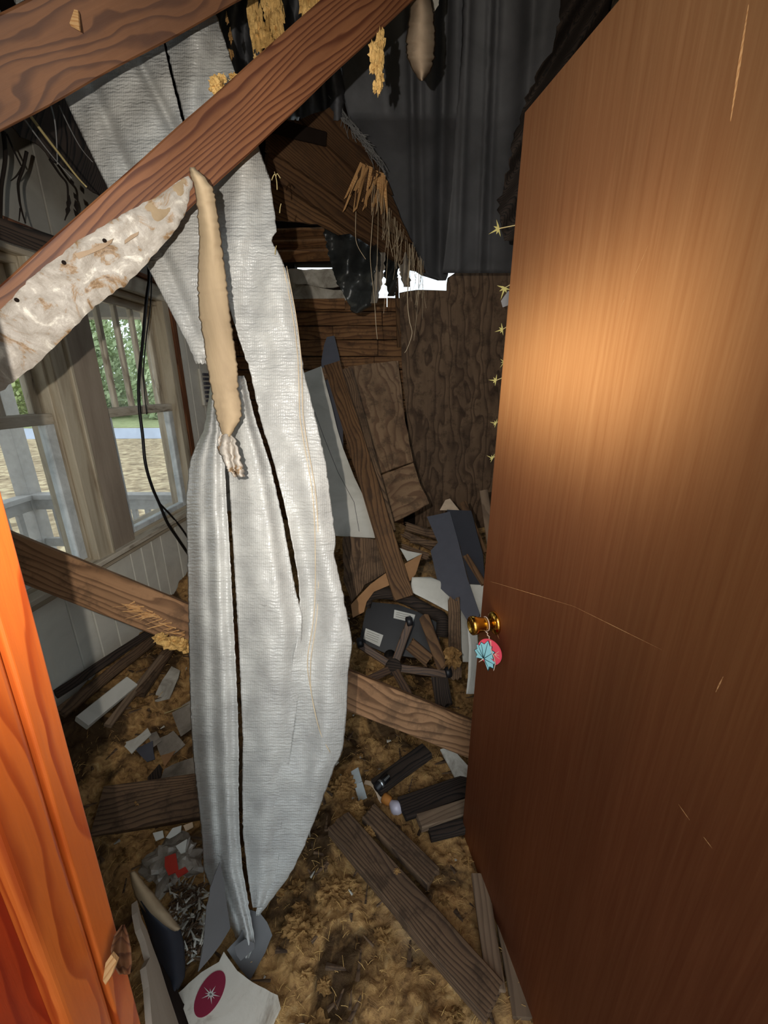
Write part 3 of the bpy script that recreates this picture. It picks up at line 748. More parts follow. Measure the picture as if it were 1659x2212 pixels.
rowsM = [(800, 462, 470, 1.03), (850, 452, 476, 1.03), (900, 446, 478, 1.03), (930, 440, 480, 1.03), (960, 424, 483, 1.03), (1000, 410, 485, 1.03), (1080, 402, 489, 1.03), (1150, 404, 494, 1.03), (1300, 407, 502, 1.03), (1430, 409, 509, 1.035), (1550, 412, 514, 1.04), (1638, 418, 516, 1.045), (1700, 425, 515, 1.055), (1800, 436, 517, 1.065), (1880, 441, 524, 1.08), (1930, 462, 533, 1.085), (1970, 482, 539, 1.083), (2005, 497, 546, 1.078), (2040, 505, 551, 1.07), (2070, 517, 536, 1.06)]
sheet('sheet_panel', rowsM, M['sack'], sk, 34, 190, dM, jit=2.0, seed=4)
def dN(u, v, x, y):
    k = sm(1250, 1700, y)
    return (1-k)*(.028*math.cos(u*6.2)*.6) + k*.008*math.cos(u*6.2) - .012*(1-k)*math.exp(-((u-.72)/.12)**2) + .006*noise.noise(Vector((x*.03, y*.02, 9)))
def rN(y): return (y, S1(y)+5, (S2(y)-3 if y < 1330 else min(S2(y)+10+.02*(y-1330), interp(rowsO, y)[1]-6)), interp([(820, 1.012), (1000, 1.015), (1300, 1.02), (1600, 1.035), (1900, 1.075), (2000, 1.085)], y)[0])
rowsN = [(812, 496, 528, 1.012), (830, 488, 533, 1.012)]+[rN(y) for y in (900, 950, 1000, 1050, 1130, 1200, 1270, 1330, 1400, 1500, 1600, 1700, 1800, 1900, 1960)]
sheet('sheet_panel', rowsN, M['sack'], sk, 34, 190, dN, jit=1.6, seed=6)
for off in (0, 7):
    sp = [(612, 575), (632, 680), (643, 770), (646, 840), (648, 900), (657, 960), (676, 1075), (681, 1200), (680, 1300), (674, 1360), (664, 1430), (672, 1500), (690, 1580), (712, 1625)]
    tube('seam_stitch', smoothpts([PD(x+(off if y < 1440 else off*.1), y, 0) if False else PD(x+(off if y < 1440 else 1), y, interp(rowsO, y)[2]+dO((x-interp(rowsO, y)[0])/(interp(rowsO, y)[1]-interp(rowsO, y)[0]), 0, x, y)-.004) for x, y in sp], 4), .0011, M['fibre'], sk, 5)
plate('bottom_flap', [(475, 1863), (484, 1900), (490, 1960), (498, 2005), (476, 2040), (456, 2066), (444, 2082), (428, 2100), (440, 2040), (446, 1960), (458, 1905)], plane3((480, 1880, 1.06), (440, 2080, 1.0), (490, 2000, 1.055)), .002, M['greyflap'], sk, jag=2)
plate('bottom_flap', [(506, 2046), (528, 2028), (551, 2036), (551, 2050), (520, 2075), (512, 2064)], plane3((528, 2028, 1.06), (520, 2070, 1.04), (551, 2036, 1.055)), .002, M['greyflap'], sk, jag=2)
plate('bottom_flap', [(540, 1965), (562, 1972), (577, 1992), (588, 2020), (572, 2060), (556, 2090), (540, 2118), (512, 2085), (490, 2052), (520, 2020)], plane3((560, 1990, 1.10), (540, 2100, 1.05), (588, 2022, 1.09)), .002, M['greyflap'], sk, jag=2)

# ------------------------------------------------------------------ black felt hanging from the roof
def dF(lines):
    def f(u, v, x, y):
        d = .03*noise.noise(Vector((x*.008, y*.004, 4)))
        for (x0, x1, w_, a) in lines: d += fold(x, x0+(x1-x0)*y/600, w_, a)
        return d
    return f
tag(sheet('roofing_felt', [(-40, 742, 1015, 1.45), (100, 742, 1012, 1.56), (190, 738, 1008, 1.66), (250, 752, 1002, 1.72), (330, 770, 994, 1.9), (400, 795, 988, 2.04), (480, 825, 980, 2.2), (560, 868, 972, 2.34), (592, 900, 968, 2.38), (606, 945, 964, 2.38)], M['felt'], None, 50, 60, dF([(886, 896, 7, .03), (905, 915, 6, -.018), (962, 948, 14, .06), (820, 860, 24, -.02)]), jit=3, seed=3), 'black roofing felt sheet sagging beside the splintered roof boards', 'roofing felt')
tag(sheet('roofing_felt', [(-40, 1000, 1290, 1.38), (100, 998, 1285, 1.50), (250, 986, 1225, 1.66), (400, 976, 1180, 1.86), (500, 966, 1160, 2.0), (570, 958, 1150, 2.12), (590, 954, 1148, 2.15)], M['felt'], None, 50, 60, dF([(1012, 990, 8, -.02), (1060, 1035, 4, -.018), (1075, 1052, 7, .016), (1150, 1110, 20, .03)]), jit=2, seed=5), 'black roofing felt sheet hanging next to the open door', 'roofing felt')
tag(sheet('roofing_felt', [(-60, 455, 760, 1.42), (60, 470, 755, 1.5), (140, 490, 750, 1.56), (200, 520, 745, 1.62), (260, 570, 740, 1.66)], M['felt'], None, 40, 40, lambda u, v, x, y: .06*math.sin(x*.12+math.sin(y*.02)), jit=6, seed=8, rip=14), 'black roofing felt in narrow pleats behind the diagonal rafter', 'roofing felt')
tag(sheet('torn_felt_strip', [(-30, 1215, 1330, 1.26), (60, 1205, 1310, 1.30), (105, 1195, 1262, 1.34), (150, 1165, 1250, 1.36), (215, 1135, 1180, 1.4), (300, 1110, 1150, 1.44), (380, 1095, 1150, 1.48), (450, 1075, 1150, 1.5), (520, 1090, 1150, 1.52)], M['char'], None, 16, 50, lambda u, v, x, y: .03*math.sin(x*.1+y*.06), jit=12, seed=13), 'ragged dark torn strip between the felt and door edge', 'roofing felt')

# ------------------------------------------------------------------ broken roof boards with splinters and fibres
rp = plane3((640, 270, 1.55), (900, 570, 2.2), (760, 270, 1.7))
rd = thing('broken_roof_panel', 'broken brown roof boards with splintered end and hanging fibres', 'roof boards', hit(760, 400, rp))
def off(pl, d): return (pl[0]+pl[1]*d, pl[1])
plate('roof_board', [(650, 258), (712, 232), (796, 322), (838, 392), (850, 420), (777, 377)], off(rp, .022), .03, M['deckwood'], rd, ((650, 258), (777, 377)), jag=3)
plate('roof_board', [(585, 258), (650, 260), (777, 379), (847, 424), (870, 480), (890, 526), (804, 479), (613, 343), (580, 325)], off(rp, .006), .03, M['deckwood'], rd, ((640, 270), (804, 430)), jag=3, seed=3)
plate('roof_board', [(580, 329), (613, 347), (804, 483), (892, 530), (920, 588), (895, 584), (852, 560), (760, 500), (620, 402), (575, 385)], off(rp, -.010), .03, M['deckwood'], rd, ((613, 345), (804, 481)), jag=3, seed=5)
plate('roof_board', [(555, 378), (620, 404), (764, 504), (735, 507), (690, 484), (555, 470)], off(rp, -.035), .02, M['stud'], rd, ((600, 390), (740, 490)), jag=3, seed=6)
beam('cross_rafter', hit(560, 262, off(rp, .06)), hit(700, 300, off(rp, .05)), .045, .03, M['dirtydark'], rd)
for i in range(38):
    a = rnd.uniform(0, 1); x = 778+a*58; y = 356+a*30+rnd.uniform(-6, 14)
    p = hit(x, y, off(rp, .03)); q = hit(x-rnd.uniform(2, 40)+a*12, y+rnd.uniform(40, 95), off(rp, rnd.uniform(.03, .09)))
    mb = MB(); shard(mb, p, q-p, (q-p).length, rnd.uniform(.009, .022), rp[1]); mb.build('splinter', M['splinter'] if i % 3 else M['deckwood'], rd)
mbf = MB()
def strand(mbx, pts, r=.0012):
    for a, b in zip(pts, pts[1:]):
        d = (b-a); s_ = d.cross(Vector((0, 1, 0))).normalized()*r; n_ = Vector((0, -1, 0))*r
        mbx.put([a-s_, a+s_, b+s_, b-s_, a+n_, b+n_], [(0, 1, 2, 3), (0, 4, 1), (1, 4, 5, 2), (3, 5, 4, 0), (2, 5, 3)])
for i in range(58):
    t = rnd.random()**.8; x = 798+t*120; y = 390+t*185+rnd.uniform(-12, 12); D = interp([(380, 1.75), (580, 2.1)], y)[0]
    L = rnd.uniform(35, 125)*(1.0 if i % 9 else 1.9); wv = rnd.uniform(-16, 12)
    strand(mbf, [PD(x+wv*k*k/25+1.0*math.sin(k*1.1+i), y+L*k/5, D-.03) for k in range(6)], rnd.uniform(.0006, .001))
o = mbf.build('hanging_fibres', M['fibre'], rd); o['kind'] = 'stuff'
mbf = MB()
for i in range(60):
    t = rnd.random(); x = 712+t*90+rnd.uniform(-8, 8); y = 205+t*120
    strand(mbf, [PD(x+k*rnd.uniform(5, 14), y+k*rnd.uniform(12, 20), 1.62+t*.1) for k in range(4)], .0011)
o = mbf.build('grey_fibres', M['greyfibre'], rd); o['kind'] = 'stuff'
# two long root-like strands
for (q, lb) in (([(810, 400), (803, 500), (800, 560), (808, 640), (812, 700), (815, 733)], 'longest pale root strand dangling below the splintered boards'), ([(886, 560), (880, 640), (884, 690), (890, 720), (880, 752), (874, 762)], 'pale root strand with a hooked end before the plywood'), ([(770, 420), (768, 500), (772, 530), (790, 560)], 'short pale root strand near the black plastic')):
    tag(tube('root_strand', smoothpts([PD(x, y, 1.85) for x, y in q]), .0022, M['fibre'], None, 5, .6), lb, 'root')
# black plastic bag
tag(sheet('black_plastic_bag', [(470, 694, 720, 2.0), (500, 700, 770, 1.98), (530, 705, 815, 1.97), (570, 714, 826, 1.97), (610, 728, 816, 1.98), (640, 744, 806, 1.99), (662, 756, 800, 2.0), (676, 762, 778, 2.0)], M['plastic'], None, 36, 60, lambda u, v, x, y: .05*math.sin(x*.10+y*.02)*.6+.05*noise.noise(Vector((x*.03, y*.03, 3)))+.15*(u-.5)**2, jit=5, seed=6), 'crumpled black plastic bag hanging under the roof boards', 'plastic bag')
tag(sheet('grey_film_scrap', [(545, 818, 832, 1.95), (580, 812, 830, 1.95), (620, 804, 824, 1.96), (655, 800, 814, 1.96)], M['film'], None, 10, 24, lambda u, v, x, y: .02*math.sin(x*.3), jit=5, seed=2), 'thin grey film strip beside the black bag', 'plastic film')
tag(sheet('torn_felt_scrap', [(545, 830, 868, 2.2), (575, 826, 862, 2.2), (605, 832, 856, 2.2), (628, 836, 858, 2.2), (640, 838, 852, 2.2)], M['plastic'], None, 14, 26, lambda u, v, x, y: .03*math.sin(x*.2+y*.1), jit=7, seed=4), 'small black felt scrap hanging before the sky gap', 'roofing felt')
tag(sheet('grey_film_scrap', [(535, 868, 880, 2.15), (560, 858, 882, 2.15), (590, 864, 884, 2.16), (620, 872, 886, 2.17)], M['film'], None, 10, 24, lambda u, v, x, y: .02*math.sin(x*.3), jit=6, seed=12), 'light grey film scrap among the hanging fibres', 'plastic film')
# boards seen under the panel, lit from the gap
for i, (y0, lb) in enumerate(((505, 'upper'), (530, 'middle'), (552, 'lower'))):
    tag(beam('ceiling_plank', PY(560, y0+3, 3.05-.05*i), PY(742, y0-2, 3.05-.05*i), .085, .018, M['sheath'], None, Vector((0, -.5, -1)), seg=8, jit=.002), lb+' weathered ceiling plank of three beyond the hanging sheet', 'plank')

# ------------------------------------------------------------------ insulation hanging from the rafters
def hang(label, rows, D, mat, seed, n=9, tall=(1.6, 4)):
    t = thing('hanging_insulation', label, 'insulation', PD((rows[0][1]+rows[0][2])/2, rows[0][0], D))
    y0, y1 = rows[0][0], rows[-1][0]
    r_ = random.Random(seed)
    for i in range(n):
        f_ = i/(n-1) if n > 1 else .5; y = y0+(y1-y0)*r_.uniform(0, 1) if i > 2 else y0+(y1-y0)*i*.35
        xl, xr = interp(rows, y); x = r_.uniform(xl, xr)
        s_ = max(.003, (xr-xl)/F*D*r_.uniform(.12, .3))
        blob('tuft', PD(x, y, D+r_.uniform(-.01, .01)), (s_, s_*.7, s_*r_.uniform(*tall)), mat, t, 3, seed+i, 1.1, 2.8)
hang('stringy tan insulation tuft hanging at the top edge above the sheet', [(-20, 545, 600), (40, 548, 605), (70, 552, 602), (100, 560, 592), (130, 552, 566)], 1.05, M['insul_y'], 10, 14)
hang('yellow insulation tuft resting on the upper edge of diagonal rafter', [(-15, 650, 710), (20, 652, 690), (50, 655, 690), (75, 640, 662)], .98, M['insul_y'], 30, 12)
hang('tan insulation tuft dangling under the diagonal rafter', [(95, 800, 838), (130, 800, 834), (165, 803, 826), (195, 806, 818)], .93, M['insul_y'], 50, 14)
hang('clump of insulation sitting where rafter crosses the white sheet', [(165, 468, 508), (185, 462, 520), (205, 465, 510), (222, 480, 500)], .875, M['insul_y'], 70, 16, (.6, 1.1))
hang('thin insulation thread beside the top of the sheet', [(40, 488, 498), (100, 496, 502), (150, 500, 506)], 1.0, M['insul'], 90, 6)
tag(sheet('hanging_paper_roll', [(-30, 888, 928, 1.02), (40, 884, 938, 1.03), (90, 876, 941, 1.04), (125, 880, 938, 1.05), (150, 891, 932, 1.055), (164, 900, 922, 1.06), (174, 908, 915, 1.06)], M['hangpaper'], None, 16, 44, lambda u, v, x, y: .05*(2*u-1)**2-.03, jit=4, seed=17), 'grey tan rolled paper hanging by the upper rafter end', 'paper')
tag(sheet('white_paper_scrap', [(-20, 930, 950, 1.1), (10, 932, 948, 1.1), (24, 932, 938, 1.1)], M['offwhite'], None, 6, 10, None, jit=2, seed=1), 'tiny white paper scrap beside the rolled paper', 'paper')
for i, (x, y) in enumerate(((597, 385), (606, 450), (596, 540))):
    c = PD(x, y, .985); t = thing('straw_bit', ('cross shaped straw bit', 'tiny straw bit', 'lowest straw bit')[i]+' stuck on the torn sheet edge', 'straw', c)
    a = ((0, -.024), (.001, -.006), (-.002, .010)) if i == 0 else ((-.003, -.010), (0, 0), (.004, .007))
    tube('straw', smoothpts([c+Vector((x_, -.004*k_, z_)) for k_, (x_, z_) in enumerate(a)], 3), .0014, M['stem'], t, 5, .6)
    if i == 0:
        tube('straw', smoothpts([c+Vector((-.012, 0, -.004)), c+Vector((-.004, -.004, .006)), c+Vector((.001, 0, .004))], 3), .0013, M['stem'], t, 5, .6)
        tube('straw', smoothpts([c+Vector((.010, 0, .000)), c+Vector((.004, -.003, .008)), c+Vector((.000, 0, .006))], 3), .0013, M['stem'], t, 5, .6)

# ------------------------------------------------------------------ roots, stems and cable by the windows
def strandthing(name, label, cat, q, D, r, mat, taper=.4, group=None):
    return tag(tube(name, smoothpts([PD(x, y, d_) for (x, y), d_ in zip(q, D if isinstance(D, (list, tuple)) else [D]*len(q))]), r, mat, None, 5, taper), label, cat, group)
strandthing('hanging_root', 'thick black root hanging at the left edge above the window', 'root', [(8, 285), (12, 340), (4, 400), (2, 450), (2, 480)], 1.15, .006, M['root'], .7)
rt = thing('hanging_root', 'forked black root before the grey wall panel', 'root', PD(55, 330, 1.2))
tube('main_root', smoothpts([PD(x, y, 1.2) for x, y in ((58, 328), (50, 365), (40, 395), (42, 430), (47, 455), (55, 482))]), .005, M['root'], rt, 5, .4)
tube('side_root', smoothpts([PD(x, y, 1.2) for x, y in ((48, 362), (36, 380), (23, 391))]), .003, M['root'], rt, 5, .4)
tube('side_root', smoothpts([PD(x, y, 1.2) for x, y in ((15, 290), (30, 325), (46, 358))]), .003, M['root'], rt, 5, .8)
tube('side_root', smoothpts([PD(x, y, 1.2) for x, y in ((44, 450), (41, 478))]), .0025, M['root'], rt, 5, .5)
rt = thing('hanging_root', 'drooping black root with dead leaves near the diagonal rafter', 'root', PD(115, 350, 1.2))
tube('main_root', smoothpts([PD(x, y, 1.2) for x, y in ((108, 345), (130, 378), (145, 398), (147, 430), (146, 455), (140, 476))]), .004, M['root'], rt, 5, .4)
rnd = random.Random(9)
for (x, y, L, an) in ((152, 385, 22, 70), (158, 415, 26, 60), (150, 420, 40, 95), (162, 430, 32, 80), (158, 450, 34, 60), (166, 462, 24, 45), (149, 440, 30, 100)):
    a = math.radians(an); p = PD(x, y, 1.19); q = PD(x+L*math.cos(a), y+L*math.sin(a), 1.18)
    mb = MB(); d = q-p; s_ = d.cross(ray(x, y)).normalized()*.006
    mb.put([p, p.lerp(q, .4)+s_, q, p.lerp(q, .5)-s_, p.lerp(q, .45)+ray(x, y)*-.004], [(0, 1, 4), (1, 2, 4), (2, 3, 4), (3, 0, 4), (0, 3, 2, 1)]); mb.build('dead_leaf', M['root'], rt)
strandthing('dry_stem', 'thick straw coloured stem slanting below the upper rafter', 'stem', [(66, 251), (95, 290), (130, 335), (165, 380), (187, 404)], 1.02, .004, M['stem'], .5)
strandthing('dry_stem', 'thin grey stem parallel to the straw coloured one', 'stem', [(53, 258), (80, 295), (115, 340), (155, 385)], 1.03, .0022, M['greyfibre'], .5)
strandthing('dry_stem', 'wispy grey stem hanging beside the white sheet', 'stem', [(110, 228), (118, 260), (122, 300), (124, 355)], 1.05, .0022, M['greyfibre'], .5)
strandthing('dry_stem', 'curved grey stem crossing the dark gap', 'stem', [(128, 228), (150, 275), (175, 320), (200, 350)], 1.06, .0018, M['greyfibre'], .6)
def wallpts(q, d): return [hit(x, y, (W0+WN*d, WN)) for x, y in q]
tag(tube('black_cable', smoothpts(wallpts([(318, 540), (322, 600), (316, 650), (308, 740), (300, 820), (301, 880), (308, 940), (314, 1000), (328, 1050), (345, 1090), (362, 1130), (385, 1165), (412, 1205)], .09), 6), .0075, M['cable'], None, 8), 'thick black cable drooping in front of the far window', 'cable')
tag(tube('black_cable', smoothpts(wallpts([(328, 590), (325, 660), (316, 730), (310, 800), (312, 850), (317, 895)], .06), 6), .003, M['cable'], None, 6), 'thin black wire hanging behind the thick cable', 'cable')
tag(tube('black_cable', smoothpts(wallpts([(345, 1088), (375, 1120), (398, 1150), (420, 1185)], .05), 6), .0055, M['cable'], None, 6), 'short black cable end lying on the window stool', 'cable')
tag(plate('roofing_felt', [(60, 60), (20, 170), (10, 262), (48, 296), (88, 316), (112, 344), (158, 374), (198, 408), (232, 440), (258, 478), (340, 470), (340, 60)], (W0+WN*.14, WN), .004, M['char'], None, jag=7, seed=31), 'torn black felt drooping over the top of grey panelling', 'roofing felt')
vt = thing('wall_vent', 'small grey louvred vent high on the panelled wall', 'vent', Wp(2.93, 1.45, .03))
wbox('vent_frame', 2.82, 3.02, 1.38, 1.62, .003, .02, M['wallpaint'], vt)
for i in range(7): wbox('louvre', 2.84, 3.0, 1.40+i*.029, 1.418+i*.029, .02, .034, M['slate'], vt)

# ------------------------------------------------------------------ climbing vine on the door edge
vn = thing('climbing_vine', 'thin vine with small yellow leaves creeping along the door edge', 'vine', PD(1090, 600, 1.12))
DO_ = .94
tube('vine_stem', smoothpts([PY(x, y, .995) for x, y in ((1150, 300), (1128, 400), (1118, 500), (1110, 600), (1103, 700), (1096, 800), (1088, 900), (1080, 1000), (1066, 1200), (1050, 1400), (1030, 1600), (1012, 1790))]), .002, M['stem'], vn, 5)
for (x, y, s_, a0, sx) in ((1077, 494, 16, 200, 1117), (1090, 622, 17, 250, 1104), (1085, 712, 13, 190, 1098), (1089, 782, 11, 230, 1096), (1071, 822, 13, 170, 1090), (1071, 915, 11, 160, 1080), (1064, 990, 12, 150, 1074)):
    c = PY(x, y, .99); r_ = s_/F*DO_; pts = []
    for k in range(5):
        a = math.radians(a0-90+k*45); L = (1.0, .7, 1.3, .6, .9)[k]
        pts.append((.30*r_*math.cos(a-.40), .30*r_*math.sin(a-.40))); pts.append((r_*L*math.cos(a), r_*L*math.sin(a)))
    lm = frame(Vector((1, 0, .1)), -ray(x, y).normalized(), c)
    flat('vine_leaf', pts, 0, .0006, M['leaf'], vn, lm)
    tube('leaf_stalk', smoothpts([c, PY((x+sx)/2, y-4, .995), PY(sx, y-8, .995)], 3), .0012, M['stem'], vn, 4)
tag(plate('grey_paper_scrap', [(1098, 628), (1104, 632), (1102, 658), (1086, 664), (1082, 650), (1092, 636)], (Vector((0, .992, 0)), Vector((0, -1, 0))), .001, M['greyflap']), 'small grey scrap caught behind the door edge', 'scrap')

# ------------------------------------------------------------------ leaning wreckage at the back
lp = plane3((690, 792, 2.40), (720, 1160, 2.10), (800, 1120, 2.16))
wp = thing('leaning_wallboard', 'white grooved wall panel leaning behind the hanging sheet', 'panel', hit(740, 1158, lp))
plate('panel_sheet', [(600, 826), (655, 806), (694, 791), (704, 830), (716, 874), (728, 925), (741, 968), (765, 1030), (788, 1078), (801, 1120), (810, 1162), (770, 1160), (640, 1152)], lp, .009, M['white'], wp)
mb = MB()
for a, b in zip([(680, 890), (700, 945), (730, 1020), (765, 1085)], [(700, 945), (730, 1020), (765, 1085), (776, 1148)]):
    p, q = hit(*a, off(lp, .0005)), hit(*b, off(lp, .0005)); s_ = (q-p).cross(lp[1]).normalized()*.0014
    mb.put([p-s_, p+s_, q+s_, q-s_, p-s_-lp[1]*.002, p+s_-lp[1]*.002, q+s_-lp[1]*.002, q-s_-lp[1]*.002], [(0, 1, 2, 3), (4, 7, 6, 5), (0, 4, 5, 1), (1, 5, 6, 2), (2, 6, 7, 3), (3, 7, 4, 0)])
mb.build('groove', M['labelink'], wp)
pb('leaning_stud', 'long brown stud leaning between white panel and plywood', 'stud', (718, 790, 2.3), (873, 1292, 1.88), .096, .045, M['stud'], seg=18)
pb('leaning_stud', 'dark split stud leaning just behind the long brown one', 'stud', (748, 800, 2.42), (842, 1150, 2.1), .07, .04, M['old'], seg=14)
qp = plane3((757, 789, 2.78), (926, 1087, 2.4), (860, 780, 2.76))
tag(plate('leaning_plywood', [(752, 792), (800, 786), (860, 779), (868, 850), (874, 905), (884, 955), (893, 996), (812, 1026), (790, 940), (768, 858)], qp, .014, M['ply2'], None, ((800, 800), (840, 1000)), jag=2), 'tall stained plywood sheet leaning behind the brown stud', 'plywood')
tag(plate('leaning_plywood', [(813, 1030), (893, 1000), (905, 1040), (928, 1088), (852, 1128), (830, 1080)], off(qp, .006), .014, M['ply2'], None, ((813, 1030), (893, 1000)), jag=2, seed=9), 'short plywood offcut below the tall stained sheet', 'plywood')
tag(plate('grey_wood_point', [(700, 745), (706, 728), (722, 725), (733, 770), (738, 800), (745, 1140), (700, 1140), (694, 780)], plane3((700, 745, 2.6), (738, 800, 2.56), (700, 1140, 2.3)), .02, M['slate'], None, ((712, 730), (715, 800))), 'pointed grey board standing above the white panel', 'board')
tag(plate('pale_batten', [(695, 795), (735, 778), (738, 800), (700, 818)], plane3((695, 795, 2.4), (735, 778, 2.42), (700, 818, 2.38)), .02, M['ply2'], None), 'short pale batten across the top of the white panel', 'batten')
tag(plate('bark_board', [(740, 1158), (812, 1164), (832, 1200), (838, 1235), (790, 1262), (760, 1300), (742, 1250)], plane3((745, 1160, 2.02), (830, 1200, 2.0), (760, 1295, 1.9)), .02, M['old'], None, ((770, 1160), (780, 1290)), jag=4), 'mottled brown board below the white panel', 'board')
tag(plate('cardboard_piece', [(758, 1306), (800, 1262), (836, 1236), (846, 1262), (808, 1278), (792, 1300), (786, 1322), (762, 1334)], plane3((758, 1306, 1.86), (836, 1236, 1.92), (786, 1322, 1.84)), .004, M['card'], None), 'bent tan cardboard piece left of the overturned chair', 'cardboard')
tag(plate('cardboard_piece', [(874, 1218), (912, 1196), (898, 1240), (880, 1262)], plane3((874, 1218, 1.98), (912, 1196, 2.02), (880, 1262, 1.95)), .004, M['card'], None), 'small tan cardboard behind the foot of the stud', 'cardboard')
tag(plate('white_paper_piece', [(864, 1184), (880, 1190), (912, 1196), (880, 1212)], plane3((864, 1184, 2.05), (912, 1196, 2.05), (880, 1212, 2.0)), .002, M['white'], None), 'white paper corner behind the foot of the stud', 'paper')
sp = plane3((938, 1115, 2.25), (1028, 1335, 1.75), (975, 1105, 2.22))
tag(plate('siding_board', [(922, 1116), (938, 1113), (972, 1105), (990, 1170), (1010, 1250), (1036, 1326), (1030, 1345), (1016, 1352), (985, 1300), (948, 1268), (930, 1190), (946, 1172)], sp, .012, M['slate'], None), 'blue grey siding board sliding down toward the knob', 'siding')
tag(plate('siding_board', [(965, 1101), (1018, 1103), (1030, 1150), (1043, 1197), (1048, 1262), (1014, 1260), (994, 1180), (978, 1133)], off(sp, -.02), .012, M['slate2'], None), 'darker siding board behind the blue grey one', 'siding')
tag(plate('white_siding_piece', [(1012, 1262), (1044, 1264), (1046, 1300), (1042, 1340), (1026, 1320)], off(sp, -.03), .01, M['white'], None), 'white siding piece peeking beside the door knob', 'siding')
tag(plate('cream_paper_piece', [(950, 1102), (962, 1080), (972, 1077), (992, 1102)], plane3((950, 1102, 2.3), (972, 1077, 2.35), (992, 1102, 2.3)), .002, M['cream'], None), 'cream paper triangle above the siding boards', 'paper')
for i, (a, b, wd, lb) in enumerate((((1000, 1085, 2.3), (1046, 1195, 2.1), .04, 'thin brown strip between siding and door'), ((1045, 1060, 2.4), (1062, 1180, 2.2), .05, 'grey weathered board behind the door edge'), ((1006, 1200, 1.95), (1046, 1262, 1.85), .03, 'short brown lath across the darker siding'))):
    pb('lath', lb, 'lath', a, b, wd, .015, M['stud'] if i != 1 else M['grey_wood'])
for i, q in enumerate((((870, 1135), (955, 1160), .05), ((866, 1150), (940, 1185), .04), ((880, 1165), (975, 1182), .035), ((862, 1180), (930, 1205), .04))):
    pb('broken_lath', ('topmost', 'second', 'longest', 'lowest')[i]+' broken dark lath in the heap below the plywood', 'lath', (q[0][0], q[0][1], 2.35-.06*i), (q[1][0], q[1][1], 2.35-.06*i), q[2], .02, M['old'], jag=(.05, .06), nrm=Vector((0, -1, .8)))

# ------------------------------------------------------------------ overturned chair
ch = thing('overturned_chair', 'overturned black swivel chair with a five armed base', 'chair', G(860, 1500))
cp = plane3((800, 1330, 1.95), (940, 1330, 1.93), (850, 1430, 1.84))
seat = plate('seat_pan', [(790, 1320), (800, 1300), (860, 1306), (905, 1322), (945, 1345), (950, 1390), (925, 1425), (890, 1420), (835, 1412), (776, 1386)], cp, .03, M['black'], ch)
rim = smoothpts([PD(*q) for q in ((788, 1310, 1.94), (800, 1285, 1.95), (845, 1283, 1.96), (890, 1300, 1.95), (930, 1322, 1.93), (955, 1336, 1.9), (954, 1375, 1.88))], 5)
tube('seat_edge', rim, .03, M['char'], ch, 10)
def lab(name, q, parent):
    o = plate(name, q, off(cp, .003), .001, M['labelwhite'], parent); return o
l1 = lab('label', [(852, 1317), (897, 1328), (892, 1345), (850, 1335)], ch)
l2 = lab('label', [(790, 1357), (828, 1372), (820, 1397), (785, 1380)], ch)
def lines(q0, q1, q2, n, parent):
    mb = MB(); pl = off(cp, .0042)
    for i in range(n):
        t = (i+1)/(n+1)
        a = (q0[0]+(q2[0]-q0[0])*t, q0[1]+(q2[1]-q0[1])*t); b = (a[0]+(q1[0]-q0[0])*.8, a[1]+(q1[1]-q0[1])*.8); a = (a[0]+(q1[0]-q0[0])*.1, a[1]+(q1[1]-q0[1])*.1)
        p, q = hit(*a, pl), hit(*b, pl); s_ = Vector((0, 0, .0009))
        mb.put([p-s_, q-s_, q+s_, p+s_], [(0, 1, 2, 3)])
    mb.build('print_lines', M['labelink'], parent)
lines((852, 1317), (897, 1328), (850, 1335), 3, l1); lines((790, 1357), (828, 1372), (785, 1380), 4, l2)
hub = PD(850, 1441, 1.72)
hubup = (PD(883, 1350, 1.86)-hub)
tube('gas_column', [hub+Vector((0, 0, -.01)), hub+(PD(842, 1415, 1.84)-hub)], .028, M['char'], ch, 12)
lathe('hub', hub, (CAM-hub), [(-.03, .036), (.015, .036), (.02, .03), (.021, 0)], M['char'], ch, 16)
for (x, y, D) in ((778, 1393, 1.74), (884, 1347, 1.78), (968, 1457, 1.72), (884, 1503, 1.62), (796, 1470, 1.66)):
    e = PD(x, y, D)
    arm = beam('base_arm', hub.lerp(e, .12), e, .034, .024, M['rust'], ch, seg=8)
    if (x, y) in ((884, 1347), (778, 1393), (968, 1457)):
        lathe('caster', e+Vector((-.014, 0, .008)), Vector((1, .2, .1)), [(0, .018), (.004, .023), (.024, .023), (.028, .018), (.0281, 0)], M['black'], arm, 16)
# stakes and paper by the chair
pb('wood_stake', 'short split stake leaning on the overturned chair seat', 'stake', (914, 1328, 1.80), (958, 1446, 1.70), .05, .03, M['stud'], jag=(.02, .02))
pb('wood_stake', 'upright brown stake standing right of the overturned chair', 'stake', (980, 1288, 1.84), (984, 1470, 1.72), .055, .03, M['old'], jag=(.03, .02))
pb('wood_stake', 'wedge shaped wood piece between the chair base arms', 'stake', (882, 1388, 1.74), (930, 1430, 1.72), .06, .025, M['stud'], jag=(.03, .05))
pb('wood_stake', 'dark rotten post end below the chair base', 'stake', (948, 1455, 1.74), (960, 1530, 1.66), .07, .05, M['char'], jag=(.02, .03))
tag(sheet('white_round_panel', [(1247, 890, 930, 1.93), (1262, 888, 966, 1.92), (1280, 890, 986, 1.9), (1300, 930, 1000, 1.88), (1330, 985, 1008, 1.86), (1380, 994, 1018, 1.83), (1430, 1000, 1020, 1.8)], M['white'], None, 14, 40, lambda u, v, x, y: .03*u*u, thick=.006), 'curved white panel arching behind the overturned chair', 'panel')
bk = thing('paper_stack', 'sheaf of loose white pages standing beside the door', 'papers', PD(1016, 1498, 1.62))
